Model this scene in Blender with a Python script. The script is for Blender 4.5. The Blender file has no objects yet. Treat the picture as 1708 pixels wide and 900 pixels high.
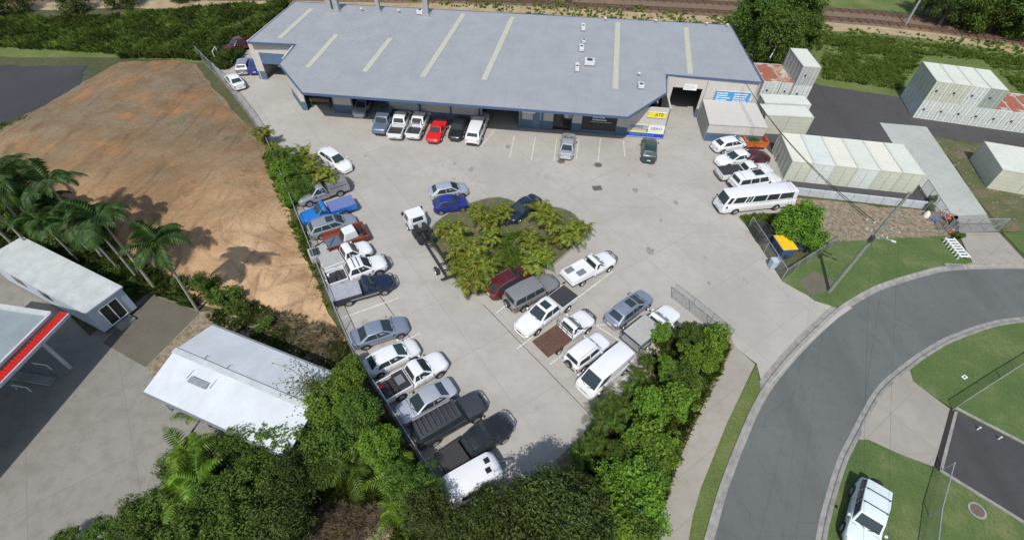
import bpy, bmesh, math, random
from mathutils import Vector, Matrix, Euler
from mathutils.geometry import tessellate_polygon
random.seed(7)
PI=math.pi; R=math.radians
sc=bpy.context.scene
C=sc.collection

# ------------------------------------------------------------------ survey
# Drone camera as solved from the photograph; G() turns a photo pixel into the world point at height z.
F,PIT,ROLL,HGT=821.3,0.81719,0.0412,33.81
_cp,_sp,_c,_s=math.cos(PIT),math.sin(PIT),math.cos(ROLL),math.sin(ROLL)
FW=Vector((0,_cp,-_sp)); UP0=Vector((0,_sp,_cp)); RT0=Vector((1,0,0))
RT=_c*RT0+_s*UP0; UP=-_s*RT0+_c*UP0
CAMP=Vector((0,0,HGT))
def G(px,py,z=0.0):
    d=FW+((px-854)/F)*RT-((py-450)/F)*UP
    t=(z-HGT)/d.z
    return CAMP+d*t
def GP(pts,z=0.0):
    return [(G(x,y,z).x,G(x,y,z).y) for x,y in pts]

# ------------------------------------------------------------------ materials
MATS={}
def newmat(name):
    m=bpy.data.materials.new(name); m.use_nodes=True
    nt=m.node_tree; b=nt.nodes['Principled BSDF']
    return m,nt,b
def N(nt,t,**kw):
    n=nt.nodes.new(t)
    for k,v in kw.items(): setattr(n,k,v)
    return n
def noise(nt,scale,detail=4,rough=.6,vec=None,dist=0):
    n=N(nt,'ShaderNodeTexNoise'); n.inputs['Scale'].default_value=scale; n.inputs['Detail'].default_value=detail
    n.inputs['Roughness'].default_value=rough; n.inputs['Distortion'].default_value=dist
    if vec is not None: nt.links.new(vec,n.inputs['Vector'])
    return n.outputs['Fac']
def ramp(nt,fac,stops):
    r=N(nt,'ShaderNodeValToRGB'); e=r.color_ramp.elements
    while len(e)<len(stops): e.new(.5)
    for i,(p,c) in enumerate(stops):
        e[i].position=p; e[i].color=(c[0],c[1],c[2],1) if not isinstance(c,(int,float)) else (c,c,c,1)
    nt.links.new(fac,r.inputs['Fac']); return r.outputs['Color']
def mix(nt,a,b,fac,mode='MIX'):
    m=N(nt,'ShaderNodeMix',data_type='RGBA',blend_type=mode)
    for sck,v in ((6,a),(7,b),(0,fac)):
        if hasattr(v,'is_linked') or isinstance(v,bpy.types.NodeSocket): nt.links.new(v,m.inputs[sck])
        elif isinstance(v,(int,float)) and sck==0: m.inputs[0].default_value=v
        else: m.inputs[sck].default_value=(v[0],v[1],v[2],1)
    return m.outputs[2]
def bump(nt,b,h,strength=.3,dist=.02):
    n=N(nt,'ShaderNodeBump'); n.inputs['Strength'].default_value=strength; n.inputs['Distance'].default_value=dist
    nt.links.new(h,n.inputs['Height']); nt.links.new(n.outputs['Normal'],b.inputs['Normal'])
def worldpos(nt): return N(nt,'ShaderNodeNewGeometry').outputs['Position']
def objpos(nt): return N(nt,'ShaderNodeTexCoord').outputs['Object']
def mapping(nt,vec,rot=0,scale=(1,1,1),loc=(0,0,0)):
    m=N(nt,'ShaderNodeMapping'); m.inputs['Rotation'].default_value=(0,0,rot); m.inputs['Scale'].default_value=scale; m.inputs['Location'].default_value=loc
    nt.links.new(vec,m.inputs['Vector']); return m.outputs['Vector']

def plain(name,col,rough=.6,metal=0,var=.12,scale=3.0,coat=0,spec=.5):
    """base colour with mild wear noise"""
    if name in MATS: return MATS[name]
    m,nt,b=newmat(name)
    f=noise(nt,scale,4,.65,objpos(nt))
    lo=[c*(1-var) for c in col]; hi=[min(1,c*(1+var*.6)) for c in col]
    nt.links.new(ramp(nt,f,[(.3,lo),(.7,hi)]),b.inputs['Base Color'])
    b.inputs['Roughness'].default_value=rough; b.inputs['Metallic'].default_value=metal
    b.inputs['Coat Weight'].default_value=coat; b.inputs['Coat Roughness'].default_value=.08
    b.inputs['Specular IOR Level'].default_value=spec
    MATS[name]=m; return m
def paint(name,col,metal=0.0):
    if name in MATS: return MATS[name]
    m,nt,b=newmat(name)
    f=noise(nt,1.3,5,.7,objpos(nt))
    dusty=[c*.72+.06 for c in col]
    nt.links.new(mix(nt,col,dusty,ramp(nt,f,[(.45,0),(.8,.45)])),b.inputs['Base Color'])
    b.inputs['Roughness'].default_value=.38; b.inputs['Metallic'].default_value=metal
    b.inputs['Coat Weight'].default_value=.6; b.inputs['Coat Roughness'].default_value=.12
    MATS[name]=m; return m
def build_mats():
    g=plain
    # glass
    m,nt,b=newmat('car_glass'); b.inputs['Base Color'].default_value=(.03,.045,.05,1); b.inputs['Roughness'].default_value=.06
    MATS['glass']=m
    g('rubber',(.02,.02,.021),.8); g('black_plastic',(.025,.025,.027),.6); g('liner',(.035,.035,.037),.7)
    g('rim',(.42,.43,.45),.35,.8); g('chrome',(.6,.6,.62),.2,.9)
    g('headlamp',(.62,.66,.7),.1); g('taillamp',(.32,.015,.012),.2); g('plate',(.6,.6,.5),.5); g('amber',(.7,.25,.02),.3)
    g('steel',(.33,.34,.35),.45,.6); g('galv',(.42,.44,.45),.45,.5,.2); g('dark_steel',(.07,.072,.075),.6,.3,.3)
    g('alloy',(.52,.53,.55),.4,.5,.15); g('timber_tray',(.115,.06,.04),.8,0,.4,6)
    g('yellow_lid',(.78,.5,.02),.5,0,.15,4); g('skip_blue',(.06,.1,.2),.5,0,.25); g('orange_steel',(.55,.12,.03),.6,0,.35,4)
    g('white_plastic',(.78,.8,.78),.5); g('cone_orange',(.8,.15,.03),.5)
    g('engine',(.045,.045,.048),.55,.4,.5,9); g('bark',(.16,.12,.085),.9,0,.4,6); g('palm_bark',(.3,.27,.23),.9,0,.35,5)
    g('pole_timber',(.22,.24,.2),.9,0,.35,5); g('wall_cream',(.49,.465,.425),.8,0,.06,2); g('band_blue',(.075,.13,.2),.6,0,.1,2)
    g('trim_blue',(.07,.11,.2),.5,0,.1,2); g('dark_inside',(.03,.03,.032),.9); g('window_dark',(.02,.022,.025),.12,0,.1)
    g('door_blue',(.1,.16,.26),.45,0,.12); g('sign_blue',(.06,.26,.5),.5,0,.08); g('sign_white',(.75,.76,.74),.5,0,.05)
    g('sign_yellow',(.75,.62,.02),.5,0,.06); g('sign_royal',(.02,.05,.45),.5,0,.08); g('sign_text',(.78,.82,.84),.5,0,.02)
    g('text_dark',(.04,.05,.12),.5); g('sign_grey',(.36,.38,.4),.5); g('black_sign',(.015,.015,.017),.35)
    g('red_fascia',(.5,.02,.012),.5,0,.15,2); g('white_roof',(.47,.50,.50),.6,0,.16,1.1); g('donga_wall',(.42,.47,.55),.6,0,.1,2)
    g('skylight',(.43,.43,.34),.55,0,.1,2); g('awning_grey',(.23,.27,.285),.6,0,.14,.8)
    g('line_white',(.62,.62,.58),.8,0,.3,5); g('kerb_concrete',(.27,.262,.24),.85,0,.32,1.6); g('stain_a',(.27,.255,.23),.75,0,.3,3); g('stain_b',(.33,.31,.275),.8,0,.25,3); g('plinth_concrete',(.16,.15,.13),.9,0,.35,1.2); g('block_wall',(.42,.46,.48),.85,0,.15,2)
    g('white_unit',(.58,.59,.58),.45,0,.08); g('rail_steel',(.16,.085,.06),.5,.3,.3,4); g('sleeper',(.12,.09,.07),.9,0,.3)
    g('caravan_white',(.72,.73,.74),.3,0,.04,1.5,.3); g('box_grey',(.36,.36,.34),.6,0,.12); g('blue_tarp',(.13,.17,.36),.6,0,.1)
    g('manhole',(.13,.1,.075),.8,0,.3,8); g('drain_dark',(.03,.02,.02),.8); g('red_plastic',(.6,.02,.02),.4)
    # rust over red paint
    def rusty(name,a,bb,c,scale=1.5):
        m,nt,b=newmat(name); p=objpos(nt)
        f=noise(nt,scale,6,.7,p); f2=noise(nt,scale*5,4,.7,p)
        col=ramp(nt,f,[(.38,a),(.5,bb),(.62,c)])
        nt.links.new(mix(nt,col,(.05,.02,.015),ramp(nt,f2,[(.55,0),(.75,.5)])),b.inputs['Base Color'])
        b.inputs['Roughness'].default_value=.8; MATS[name]=m
    rusty('rust_tray',(.16,.035,.02),(.22,.05,.03),(.1,.03,.02),2)
    rusty('rust_roof',(.34,.1,.05),(.28,.12,.075),(.5,.47,.42),.55)
    rusty('rust_roof_b',(.5,.47,.42),(.36,.2,.12),(.3,.1,.05),.6)
    # chain link: thin wires, mostly gaps
    m,nt,b=newmat('chain_link'); p=objpos(nt)
    b.inputs['Base Color'].default_value=(.33,.36,.37,1); b.inputs['Metallic'].default_value=.4; b.inputs['Roughness'].default_value=.5
    w1=N(nt,'ShaderNodeTexWave',wave_type='BANDS',bands_direction='DIAGONAL'); w1.inputs['Scale'].default_value=4
    nt.links.new(p,w1.inputs['Vector'])
    mp=N(nt,'ShaderNodeMapping'); mp.inputs['Scale'].default_value=(-1,-1,1); nt.links.new(p,mp.inputs['Vector'])
    w2=N(nt,'ShaderNodeTexWave',wave_type='BANDS',bands_direction='DIAGONAL'); w2.inputs['Scale'].default_value=4
    nt.links.new(mp.outputs['Vector'],w2.inputs['Vector'])
    mx=N(nt,'ShaderNodeMath',operation='MAXIMUM'); nt.links.new(w1.outputs['Fac'],mx.inputs[0]); nt.links.new(w2.outputs['Fac'],mx.inputs[1])
    gt=N(nt,'ShaderNodeMath',operation='GREATER_THAN'); nt.links.new(mx.outputs[0],gt.inputs[0]); gt.inputs[1].default_value=.95
    nt.links.new(gt.outputs[0],b.inputs['Alpha']); MATS['chain']=m
    # corrugated metal (painted) in object space, ribs run along object Y
    def corrug(name,col,scale,rough=.5,stains=.15,axis='X',metal=0.0,st=.5,dist=.03):
        m,nt,b=newmat(name); p=objpos(nt)
        w=N(nt,'ShaderNodeTexWave',wave_type='BANDS',bands_direction=axis); w.inputs['Scale'].default_value=scale; nt.links.new(p,w.inputs['Vector'])
        f=noise(nt,.35,5,.7,p); f3=noise(nt,.8,4,.7,mapping(nt,p,0,(1,.07,1) if axis=='X' else (.3,.3,.3)))
        c=ramp(nt,f,[(.3,[x*(1-stains) for x in col]),(.7,[x*(1+stains*.4) for x in col])])
        c=mix(nt,c,[x*.7 for x in col],ramp(nt,f3,[(.5,0),(.8,stains*2.2)]))
        nt.links.new(c,b.inputs['Base Color']); b.inputs['Roughness'].default_value=rough; b.inputs['Metallic'].default_value=metal
        bump(nt,b,w.outputs['Fac'],st,dist); MATS[name]=m
    corrug('roof_metal',(.315,.328,.342),1.6,.42,.12,'X',.0,.6,.05)
    corrug('carport_roof',(.55,.58,.61),1.5,.55,.16,'X',0,.28,.03)
    corrug('cont_cream',(.52,.54,.44),1.1,.6,.14); corrug('cont_white',(.60,.63,.59),1.1,.6,.15)
    corrug('cont_grey',(.42,.43,.41),1.1,.6,.15); corrug('cont_green',(.33,.38,.32),1.1,.6,.15)
    corrug('cont_side',(.22,.26,.24),1.1,.6,.18,'Y'); corrug('cont_sidec',(.50,.50,.41),1.1,.6,.14)
    corrug('cont_roofw',(.60,.62,.55),1.1,.6,.12); corrug('cont_roofc',(.66,.65,.56),1.1,.6,.12)
    corrug('tray_rib',(.42,.43,.42),2.6,.5,.1,'Y'); corrug('red_ribs',(.5,.02,.012),1.6,.5,.12,'X',0,.6,.06)
    # ground materials in world space
    def ground(name,build,rough=.9,bs=.4,bd=.03,bscale=6):
        m,nt,b=newmat(name); p=worldpos(nt)
        nt.links.new(build(nt,p),b.inputs['Base Color']); b.inputs['Roughness'].default_value=rough
        b.inputs['Specular IOR Level'].default_value=.25
        bump(nt,b,noise(nt,bscale,6,.7,p),bs,bd); MATS[name]=m
    ang=math.atan2(-33,24)
    def conc(base,stain,joint=1.0,cell=(3.9,6.2)):
        def f(nt,p):
            a=noise(nt,.12,6,.65,p); b_=noise(nt,.9,6,.7,p); c=noise(nt,9,4,.7,p)
            col=ramp(nt,a,[(.3,[x*.84 for x in base]),(.5,base),(.72,[min(1,x*1.12) for x in base])])
            col=mix(nt,col,stain,ramp(nt,b_,[(.46,0),(.70,.6)]))
            col=mix(nt,col,[x*.55 for x in base],ramp(nt,c,[(.6,0),(.85,.35)]))
            # long tyre and run-off streaks
            s=noise(nt,.5,5,.65,mapping(nt,p,-ang,(.12,1.2,1)),.6)
            col=mix(nt,col,[x*.72 for x in base],ramp(nt,s,[(.55,0),(.75,.45)]))
            # oil drips
            v=N(nt,'ShaderNodeTexVoronoi'); v.inputs['Scale'].default_value=.33; nt.links.new(p,v.inputs['Vector'])
            col=mix(nt,col,[x*.45 for x in base],ramp(nt,v.outputs['Distance'],[(.02,.3),(.10,0)]))
            if joint:
                br=N(nt,'ShaderNodeTexBrick'); br.offset=0; br.inputs['Scale'].default_value=1
                br.inputs['Brick Width'].default_value=cell[1]; br.inputs['Row Height'].default_value=cell[0]; br.inputs['Mortar Size'].default_value=.035
                br.inputs['Mortar Smooth'].default_value=.4
                br.inputs['Color1'].default_value=(0,0,0,1); br.inputs['Color2'].default_value=(.22,.22,.22,1); br.inputs['Mortar'].default_value=(1,1,1,1)
                br.inputs['Bias'].default_value=0
                nt.links.new(mapping(nt,p,-ang,(1,1,1),(1.3,.7,0)),br.inputs['Vector'])
                jm=noise(nt,.25,2,.5,p)
                jf=N(nt,'ShaderNodeMath',operation='MULTIPLY'); nt.links.new(br.outputs['Fac'],jf.inputs[0]); nt.links.new(ramp(nt,jm,[(.35,.3*joint),(.65,.8*joint)]),jf.inputs[1])
                col=mix(nt,col,[x*.5 for x in base],jf.outputs[0])
                col=mix(nt,col,[x*.8 for x in base],br.outputs['Color'])
            return col
        return f
    ground('lot_concrete',conc((.385,.368,.335),(.33,.30,.25)),.85,.25,.01,9)
    ground('path_concrete',conc((.33,.305,.265),(.25,.22,.18),.9,(50,2.2)),.85,.25,.01,9)
    ground('drive_concrete',conc((.31,.29,.255),(.25,.22,.19),.6,(3.5,3.5)),.85,.25,.01,9)
    ground('yard_concrete',conc((.245,.235,.205),(.15,.135,.105),.8,(6,6)),.85,.3,.01,9)
    ground('old_concrete',conc((.13,.118,.09),(.1,.09,.06),.0),.9,.3,.01,9)
    ground('slab_pale',conc((.40,.42,.39),(.34,.34,.28),.6,(5,5)),.85,.25,.01,9)
    def asph(base):
        def f(nt,p):
            col=ramp(nt,noise(nt,.1,5,.6,p),[(.3,[x*.86 for x in base]),(.7,[x*1.12 for x in base])])
            col=mix(nt,col,[x*.6 for x in base],ramp(nt,noise(nt,1.1,6,.7,p),[(.5,0),(.8,.5)]))
            col=mix(nt,col,[x*.72 for x in base],ramp(nt,noise(nt,.35,5,.6,mapping(nt,p,R(35),(1,.15,1))),[(.52,0),(.68,.5)]))
            v=N(nt,'ShaderNodeTexVoronoi',feature='DISTANCE_TO_EDGE'); v.inputs['Scale'].default_value=.16
            nd=N(nt,'ShaderNodeTexNoise'); nd.inputs['Scale'].default_value=.7; nt.links.new(p,nd.inputs['Vector'])
            va=N(nt,'ShaderNodeVectorMath',operation='MULTIPLY_ADD'); nt.links.new(nd.outputs['Color'],va.inputs[0]); va.inputs[1].default_value=(1.2,1.2,0); nt.links.new(p,va.inputs[2]); nt.links.new(va.outputs[0],v.inputs['Vector'])
            col=mix(nt,col,[x*.5 for x in base],ramp(nt,v.outputs['Distance'],[(.002,.25),(.005,0)]))
            return mix(nt,col,[x*1.9 for x in base],ramp(nt,noise(nt,28,3,.7,p),[(.55,0),(.8,.35)]))
        return f
    ground('road_asphalt',asph((.118,.128,.124)),.85,.3,.01,25)
    ground('yard_asphalt',asph((.072,.07,.07)),.85,.3,.01,25)
    ground('blue_asphalt',asph((.05,.053,.056)),.85,.3,.01,25)
    ground('driveway_asphalt',asph((.06,.06,.062)),.85,.3,.01,25)
    def lawn(a,b1,c):
        def f(nt,p):
            col=ramp(nt,noise(nt,.22,6,.7,p),[(.3,a),(.52,b1),(.72,c)])
            col=mix(nt,col,[x*.45 for x in a],ramp(nt,noise(nt,7,5,.75,p),[(.45,0),(.75,.7)]))
            col=mix(nt,col,[x*1.5 for x in c],ramp(nt,noise(nt,19,4,.75,p),[(.55,0),(.8,.5)]))
            return col
        return f
    ground('lawn',lawn((.07,.115,.034),(.095,.145,.045),(.19,.20,.085)),.95,.8,.06,14)
    ground('rough_grass',lawn((.09,.13,.035),(.135,.18,.05),(.22,.215,.10)),.95,.9,.12,8)
    def base(nt,p):
        col=ramp(nt,noise(nt,.06,6,.7,p),[(.3,(.06,.075,.03)),(.5,(.095,.10,.045)),(.7,(.15,.13,.075))])
        return mix(nt,col,(.03,.035,.015),ramp(nt,noise(nt,1.5,6,.7,p),[(.45,0),(.7,.6)]))
    ground('soil_green',base,.95,.9,.15,5)
    def dirt(nt,p):
        g1=N(nt,'ShaderNodeTexNoise'); g1.inputs['Scale'].default_value=.07; g1.inputs['Detail'].default_value=7; g1.inputs['Roughness'].default_value=.62; g1.inputs['Distortion'].default_value=.8; nt.links.new(p,g1.inputs['Vector'])
        col=ramp(nt,g1.outputs['Fac'],[(.3,(.16,.105,.055)),(.43,(.27,.165,.085)),(.52,(.38,.225,.108)),(.62,(.48,.31,.17)),(.75,(.36,.26,.16))])
        # the top of the block: greyer, trodden with weeds
        sx=N(nt,'ShaderNodeSeparateXYZ'); nt.links.new(p,sx.inputs[0])
        mr=N(nt,'ShaderNodeMapRange'); mr.inputs[1].default_value=34; mr.inputs[2].default_value=52; nt.links.new(sx.outputs['Y'],mr.inputs[0])
        far=mix(nt,(.195,.13,.07),(.21,.165,.105),ramp(nt,noise(nt,.3,6,.7,p),[(.42,0),(.56,1)]))
        sx2=N(nt,'ShaderNodeSeparateXYZ'); nt.links.new(p,sx2.inputs[0])
        mx_=N(nt,'ShaderNodeMapRange'); mx_.inputs[1].default_value=-36; mx_.inputs[2].default_value=-24; nt.links.new(sx2.outputs['X'],mx_.inputs[0])
        col=mix(nt,col,ramp(nt,noise(nt,.25,6,.65,p),[(.35,(.36,.22,.115)),(.6,(.56,.38,.22))]),mx_.outputs[0])
        far=mix(nt,far,(.31,.165,.075),ramp(nt,noise(nt,.11,6,.7,p,1.2),[(.52,0),(.62,.9)]))
        col=mix(nt,col,far,mr.outputs[0])
        # erosion rills / tracks
        r1=noise(nt,.6,6,.7,mapping(nt,p,R(-25),(1,.18,1)),1.0)
        col=mix(nt,col,(.12,.07,.04),ramp(nt,r1,[(.52,0),(.72,.75)]))
        r2=noise(nt,1.6,6,.75,mapping(nt,p,R(20),(.3,1,1)),1.5)
        col=mix(nt,col,(.48,.33,.19),ramp(nt,r2,[(.58,0),(.8,.4)]))
        wv=N(nt,'ShaderNodeTexWave',wave_type='RINGS',rings_direction='SPHERICAL'); wv.inputs['Scale'].default_value=.16; wv.inputs['Distortion'].default_value=22; wv.inputs['Detail'].default_value=3; wv.inputs['Detail Scale'].default_value=.35; nt.links.new(mapping(nt,p,0,(1,1,0),(20,-38,0)),wv.inputs['Vector'])
        col=mix(nt,col,(.15,.09,.05),ramp(nt,wv.outputs['Fac'],[(.90,0),(.98,.22)]))
        gg=noise(nt,.16,6,.7,mapping(nt,p,0,(1,1,1),(31,7,0)))
        col=mix(nt,col,(.085,.10,.035),ramp(nt,gg,[(.60,0),(.68,.6)]))
        return mix(nt,col,(.1,.065,.04),ramp(nt,noise(nt,4,5,.8,p),[(.55,0),(.8,.4)]))
    ground('dirt',dirt,.95,.8,.3,1.3)
    def sand(nt,p):
        col=ramp(nt,noise(nt,.4,6,.7,p),[(.35,(.30,.22,.12)),(.6,(.42,.34,.21))])
        return mix(nt,col,(.12,.12,.05),ramp(nt,noise(nt,1.6,6,.8,p),[(.52,0),(.68,.7)]))
    ground('sand',sand,.95,.8,.08,5)
    def ballast(nt,p):
        col=ramp(nt,noise(nt,3,6,.8,p),[(.35,(.12,.08,.055)),(.65,(.25,.18,.125))])
        return mix(nt,col,(.33,.19,.08),ramp(nt,noise(nt,.2,3,.6,p),[(.55,0),(.7,.5)]))
    ground('ballast',ballast,.95,1,.1,8)
    def mulch(nt,p):
        col=ramp(nt,noise(nt,2.2,7,.8,p),[(.35,(.12,.09,.06)),(.5,(.25,.20,.14)),(.65,(.38,.33,.25))])
        return mix(nt,col,(.1,.12,.04),ramp(nt,noise(nt,.5,5,.7,p),[(.55,0),(.7,.6)]))
    ground('mulch',mulch,.95,1,.12,6)
    def straw(nt,p):
        col=ramp(nt,noise(nt,3,7,.8,p,1.5),[(.35,(.17,.135,.09)),(.65,(.40,.33,.23))])
        return col
    def isoil(nt,p):
        col=ramp(nt,noise(nt,.5,6,.7,p),[(.35,(.20,.15,.10)),(.5,(.12,.13,.06)),(.65,(.09,.12,.045))])
        return mix(nt,col,(.05,.04,.025),ramp(nt,noise(nt,3,6,.8,p),[(.48,0),(.7,.7)]))
    ground('island_soil',isoil,.95,1,.12,6)
    ground('straw',straw,.95,1,.2,4)
    # foliage
    def leaf(name,cols,rough=.5,trans=.46):
        m,nt,b=newmat(name)
        gi=N(nt,'ShaderNodeNewGeometry').outputs['Random Per Island']
        oi=N(nt,'ShaderNodeObjectInfo').outputs['Random']
        c=ramp(nt,gi,[(i/(len(cols)-1),x) for i,x in enumerate(cols)])
        hs=N(nt,'ShaderNodeHueSaturation'); nt.links.new(c,hs.inputs['Color'])
        mr=N(nt,'ShaderNodeMapRange'); mr.inputs[3].default_value=.8; mr.inputs[4].default_value=1.2; nt.links.new(oi,mr.inputs[0]); nt.links.new(mr.outputs[0],hs.inputs['Value'])
        mh=N(nt,'ShaderNodeMapRange'); mh.inputs[3].default_value=.485; mh.inputs[4].default_value=.51; nt.links.new(oi,mh.inputs[0]); nt.links.new(mh.outputs[0],hs.inputs['Hue'])
        op=noise(nt,.9,3,.6,objpos(nt)); col=mix(nt,hs.outputs['Color'],(1,1,1),0.0); col=mix(nt,col,ramp(nt,op,[(.32,(.50,.55,.55)),(.5,(.95,.95,.95)),(.68,(1.0,.96,.8))]),1.0,'MULTIPLY')
        nt.links.new(col,b.inputs['Base Color']); b.inputs['Roughness'].default_value=rough
        b.inputs['Specular IOR Level'].default_value=.3
        t=N(nt,'ShaderNodeBsdfTranslucent'); nt.links.new(col,t.inputs['Color'])
        ms=N(nt,'ShaderNodeMixShader'); ms.inputs[0].default_value=trans
        out=nt.nodes['Material Output']
        nt.links.new(b.outputs[0],ms.inputs[1]); nt.links.new(t.outputs[0],ms.inputs[2]); nt.links.new(ms.outputs[0],out.inputs['Surface'])
        MATS[name]=m
    leaf('leaf_bright',[(.08,.16,.015),(.13,.25,.022),(.19,.33,.035),(.27,.41,.06)])
    leaf('leaf_mid',[(.055,.105,.018),(.095,.175,.026),(.145,.24,.04),(.21,.30,.06)])
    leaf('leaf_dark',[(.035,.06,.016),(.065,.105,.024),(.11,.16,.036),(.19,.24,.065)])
    leaf('leaf_palm',[(.035,.075,.018),(.045,.10,.025),(.065,.13,.03),(.10,.17,.04)])
    leaf('leaf_cane',[(.06,.11,.018),(.13,.20,.025),(.22,.30,.04),(.31,.39,.06),(.40,.42,.08),(.45,.30,.05)])
    leaf('leaf_grass',[(.09,.15,.022),(.13,.21,.03),(.18,.26,.045),(.27,.28,.09)])
    leaf('leaf_reed',[(.045,.085,.016),(.075,.135,.024),(.115,.18,.035),(.18,.20,.07)])
    leaf('leaf_straw',[(.20,.155,.10),(.34,.275,.19),(.46,.39,.28)])
build_mats()
def M_(n): return MATS[n]

# ------------------------------------------------------------------ mesh building
class MB:
    def __init__(s): s.v=[]; s.f=[]; s.m=[]; s.cur=0
    def add(s,vs,fs,mi=None):
        o=len(s.v); s.v+= [tuple(p) for p in vs]; s.f+=[tuple(i+o for i in f) for f in fs]; s.m+=[s.cur if mi is None else mi]*len(fs); return s
    def box(s,x0,y0,z0,x1,y1,z1,mi=None):
        v=[(x,y,z) for z in (z0,z1) for x,y in ((x0,y0),(x1,y0),(x1,y1),(x0,y1))]
        return s.add(v,[(3,2,1,0),(4,5,6,7),(0,1,5,4),(1,2,6,5),(2,3,7,6),(3,0,4,7)],mi)
    def bar(s,p,q,w,h=None,mi=None,up=(0,0,1)):
        h=h or w; p=Vector(p); q=Vector(q); d=(q-p).normalized(); u=Vector(up)
        if abs(d.dot(u))>.98: u=Vector((1,0,0))
        a=d.cross(u).normalized()*w/2; b=a.cross(d).normalized()*h/2
        v=[p-a-b,p+a-b,p+a+b,p-a+b,q-a-b,q+a-b,q+a+b,q-a+b]
        return s.add(v,[(0,1,2,3),(7,6,5,4),(0,4,5,1),(1,5,6,2),(2,6,7,3),(3,7,4,0)],mi)
    def tube(s,pts,r,n=6,mi=None,cap=True):
        pts=[Vector(p) for p in pts]; rs=r if isinstance(r,(list,tuple)) else [r]*len(pts)
        vs=[];fs=[]
        for i,p in enumerate(pts):
            d=(pts[min(i+1,len(pts)-1)]-pts[max(i-1,0)]).normalized()
            u=Vector((0,0,1)) if abs(d.z)<.9 else Vector((1,0,0))
            a=d.cross(u).normalized(); b=a.cross(d)
            for k in range(n): t=2*PI*k/n; vs.append(p+(a*math.cos(t)+b*math.sin(t))*rs[i])
        for i in range(len(pts)-1):
            for k in range(n): fs.append((i*n+k,i*n+(k+1)%n,(i+1)*n+(k+1)%n,(i+1)*n+k))
        if cap: fs.append(tuple(range(n))[::-1]); fs.append(tuple((len(pts)-1)*n+k for k in range(n)))
        return s.add(vs,fs,mi)
    def prism(s,poly,z0,z1,mi=None):
        a=sum(poly[i][0]*poly[(i+1)%len(poly)][1]-poly[(i+1)%len(poly)][0]*poly[i][1] for i in range(len(poly)))
        if a<0: poly=poly[::-1]
        n=len(poly); f0=z0 if callable(z0) else (lambda x,y:z0); f1=z1 if callable(z1) else (lambda x,y:z1)
        v=[(x,y,f0(x,y)) for x,y in poly]+[(x,y,f1(x,y)) for x,y in poly]
        if n>4:
            tri=tessellate_polygon([[Vector((x,y,0)) for x,y in poly]]); f=[]
            for t in tri:
                (ax,ay),(bx,by),(cx,cy)=poly[t[0]],poly[t[1]],poly[t[2]]
                if (bx-ax)*(cy-ay)-(cx-ax)*(by-ay)<0: t=t[::-1]
                f.append(tuple(n+i for i in t)); f.append(tuple(t[::-1]))
        else: f=[tuple(range(n))[::-1],tuple(range(n,2*n))]
        f+=[(i,(i+1)%n,n+(i+1)%n,n+i) for i in range(n)]
        return s.add(v,f,mi)
    def quad(s,a,b,c,d,mi=None): return s.add([a,b,c,d],[(0,1,2,3)],mi)
    def build(s,name,mats,parent=None,smooth=None,world=False,bevel=0):
        me=bpy.data.meshes.new(name)
        v=s.v
        if world and parent is not None:
            inv=parent_mat(parent).inverted(); v=[tuple(inv@Vector(p)) for p in v]
        me.from_pydata(v,[],s.f)
        if isinstance(mats,(str,bpy.types.Material)): mats=[mats]
        for m in mats: me.materials.append(MATS[m] if isinstance(m,str) else m)
        me.polygons.foreach_set('material_index',s.m)
        if smooth is not None:
            me.shade_smooth(); me.set_sharp_from_angle(angle=R(smooth))
        me.update()
        o=bpy.data.objects.new(name,me); C.objects.link(o)
        if parent is not None: o.parent=parent
        if bevel:
            b=o.modifiers.new('bevel','BEVEL'); b.width=bevel; b.segments=2; b.limit_method='ANGLE'; b.angle_limit=R(40)
        return o
def parent_mat(o):
    return Matrix.Translation(o.location)@o.rotation_euler.to_matrix().to_4x4()
def tag(o,label=None,cat=None,group=None,kind=None):
    if label: o['label']=label
    if cat: o['category']=cat
    if group: o['group']=group
    if kind: o['kind']=kind
    return o
def thing(name,label,cat,loc=(0,0,0),rz=0,group=None):
    o=bpy.data.objects.new(name,None); C.objects.link(o); o.location=loc; o.rotation_euler=(0,0,rz); o.empty_display_size=.3
    return tag(o,label,cat,group)
def copy_tree(o,loc,rz=None,scale=None,label=None,group=None):
    def cp(x,par):
        c=x.copy(); C.objects.link(c)
        if par is not None: c.parent=par
        for ch in x.children: cp(ch,c)
        return c
    r=cp(o,None); r.location=loc
    if rz is not None: r.rotation_euler=(0,0,rz)
    if scale: r.scale=(scale,)*3 if not isinstance(scale,tuple) else scale
    if label: r['label']=label
    if group: r['group']=group
    return r
def smoothpoly(pts,n=6,closed=False):
    out=[]; P=[Vector((p[0],p[1],0)) for p in pts]; k=len(P)
    for i in range(k-1 if not closed else k):
        p0=P[i-1] if (i>0 or closed) else P[0]; p1=P[i]; p2=P[(i+1)%k]; p3=P[(i+2)%k] if (i+2<k or closed) else P[-1]
        for j in range(n):
            t=j/n
            q=.5*((2*p1)+(-p0+p2)*t+(2*p0-5*p1+4*p2-p3)*t*t+(-p0+3*p1-3*p2+p3)*t**3); out.append((q.x,q.y))
    if not closed: out.append((P[-1].x,P[-1].y))
    return out
def sheet(name,poly,z,mat,label=None,thick=.25):
    m=MB(); m.prism(poly,z-thick,z); o=m.build(name,mat); tag(o,kind='structure'); return o
def ragged(poly,amp=.35,step=1.2,seed=1):
    rnd=random.Random(seed); out=[]
    for i in range(len(poly)):
        a=Vector(poly[i]); b=Vector(poly[(i+1)%len(poly)]); n=max(1,int((b-a).length/step)); t=(b-a)
        nn=Vector((-t.y,t.x)).normalized() if t.length>0 else Vector((0,0))
        for k in range(n):
            q=a+t*k/n+nn*rnd.uniform(-amp,amp); out.append((q.x,q.y))
    return out

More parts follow.
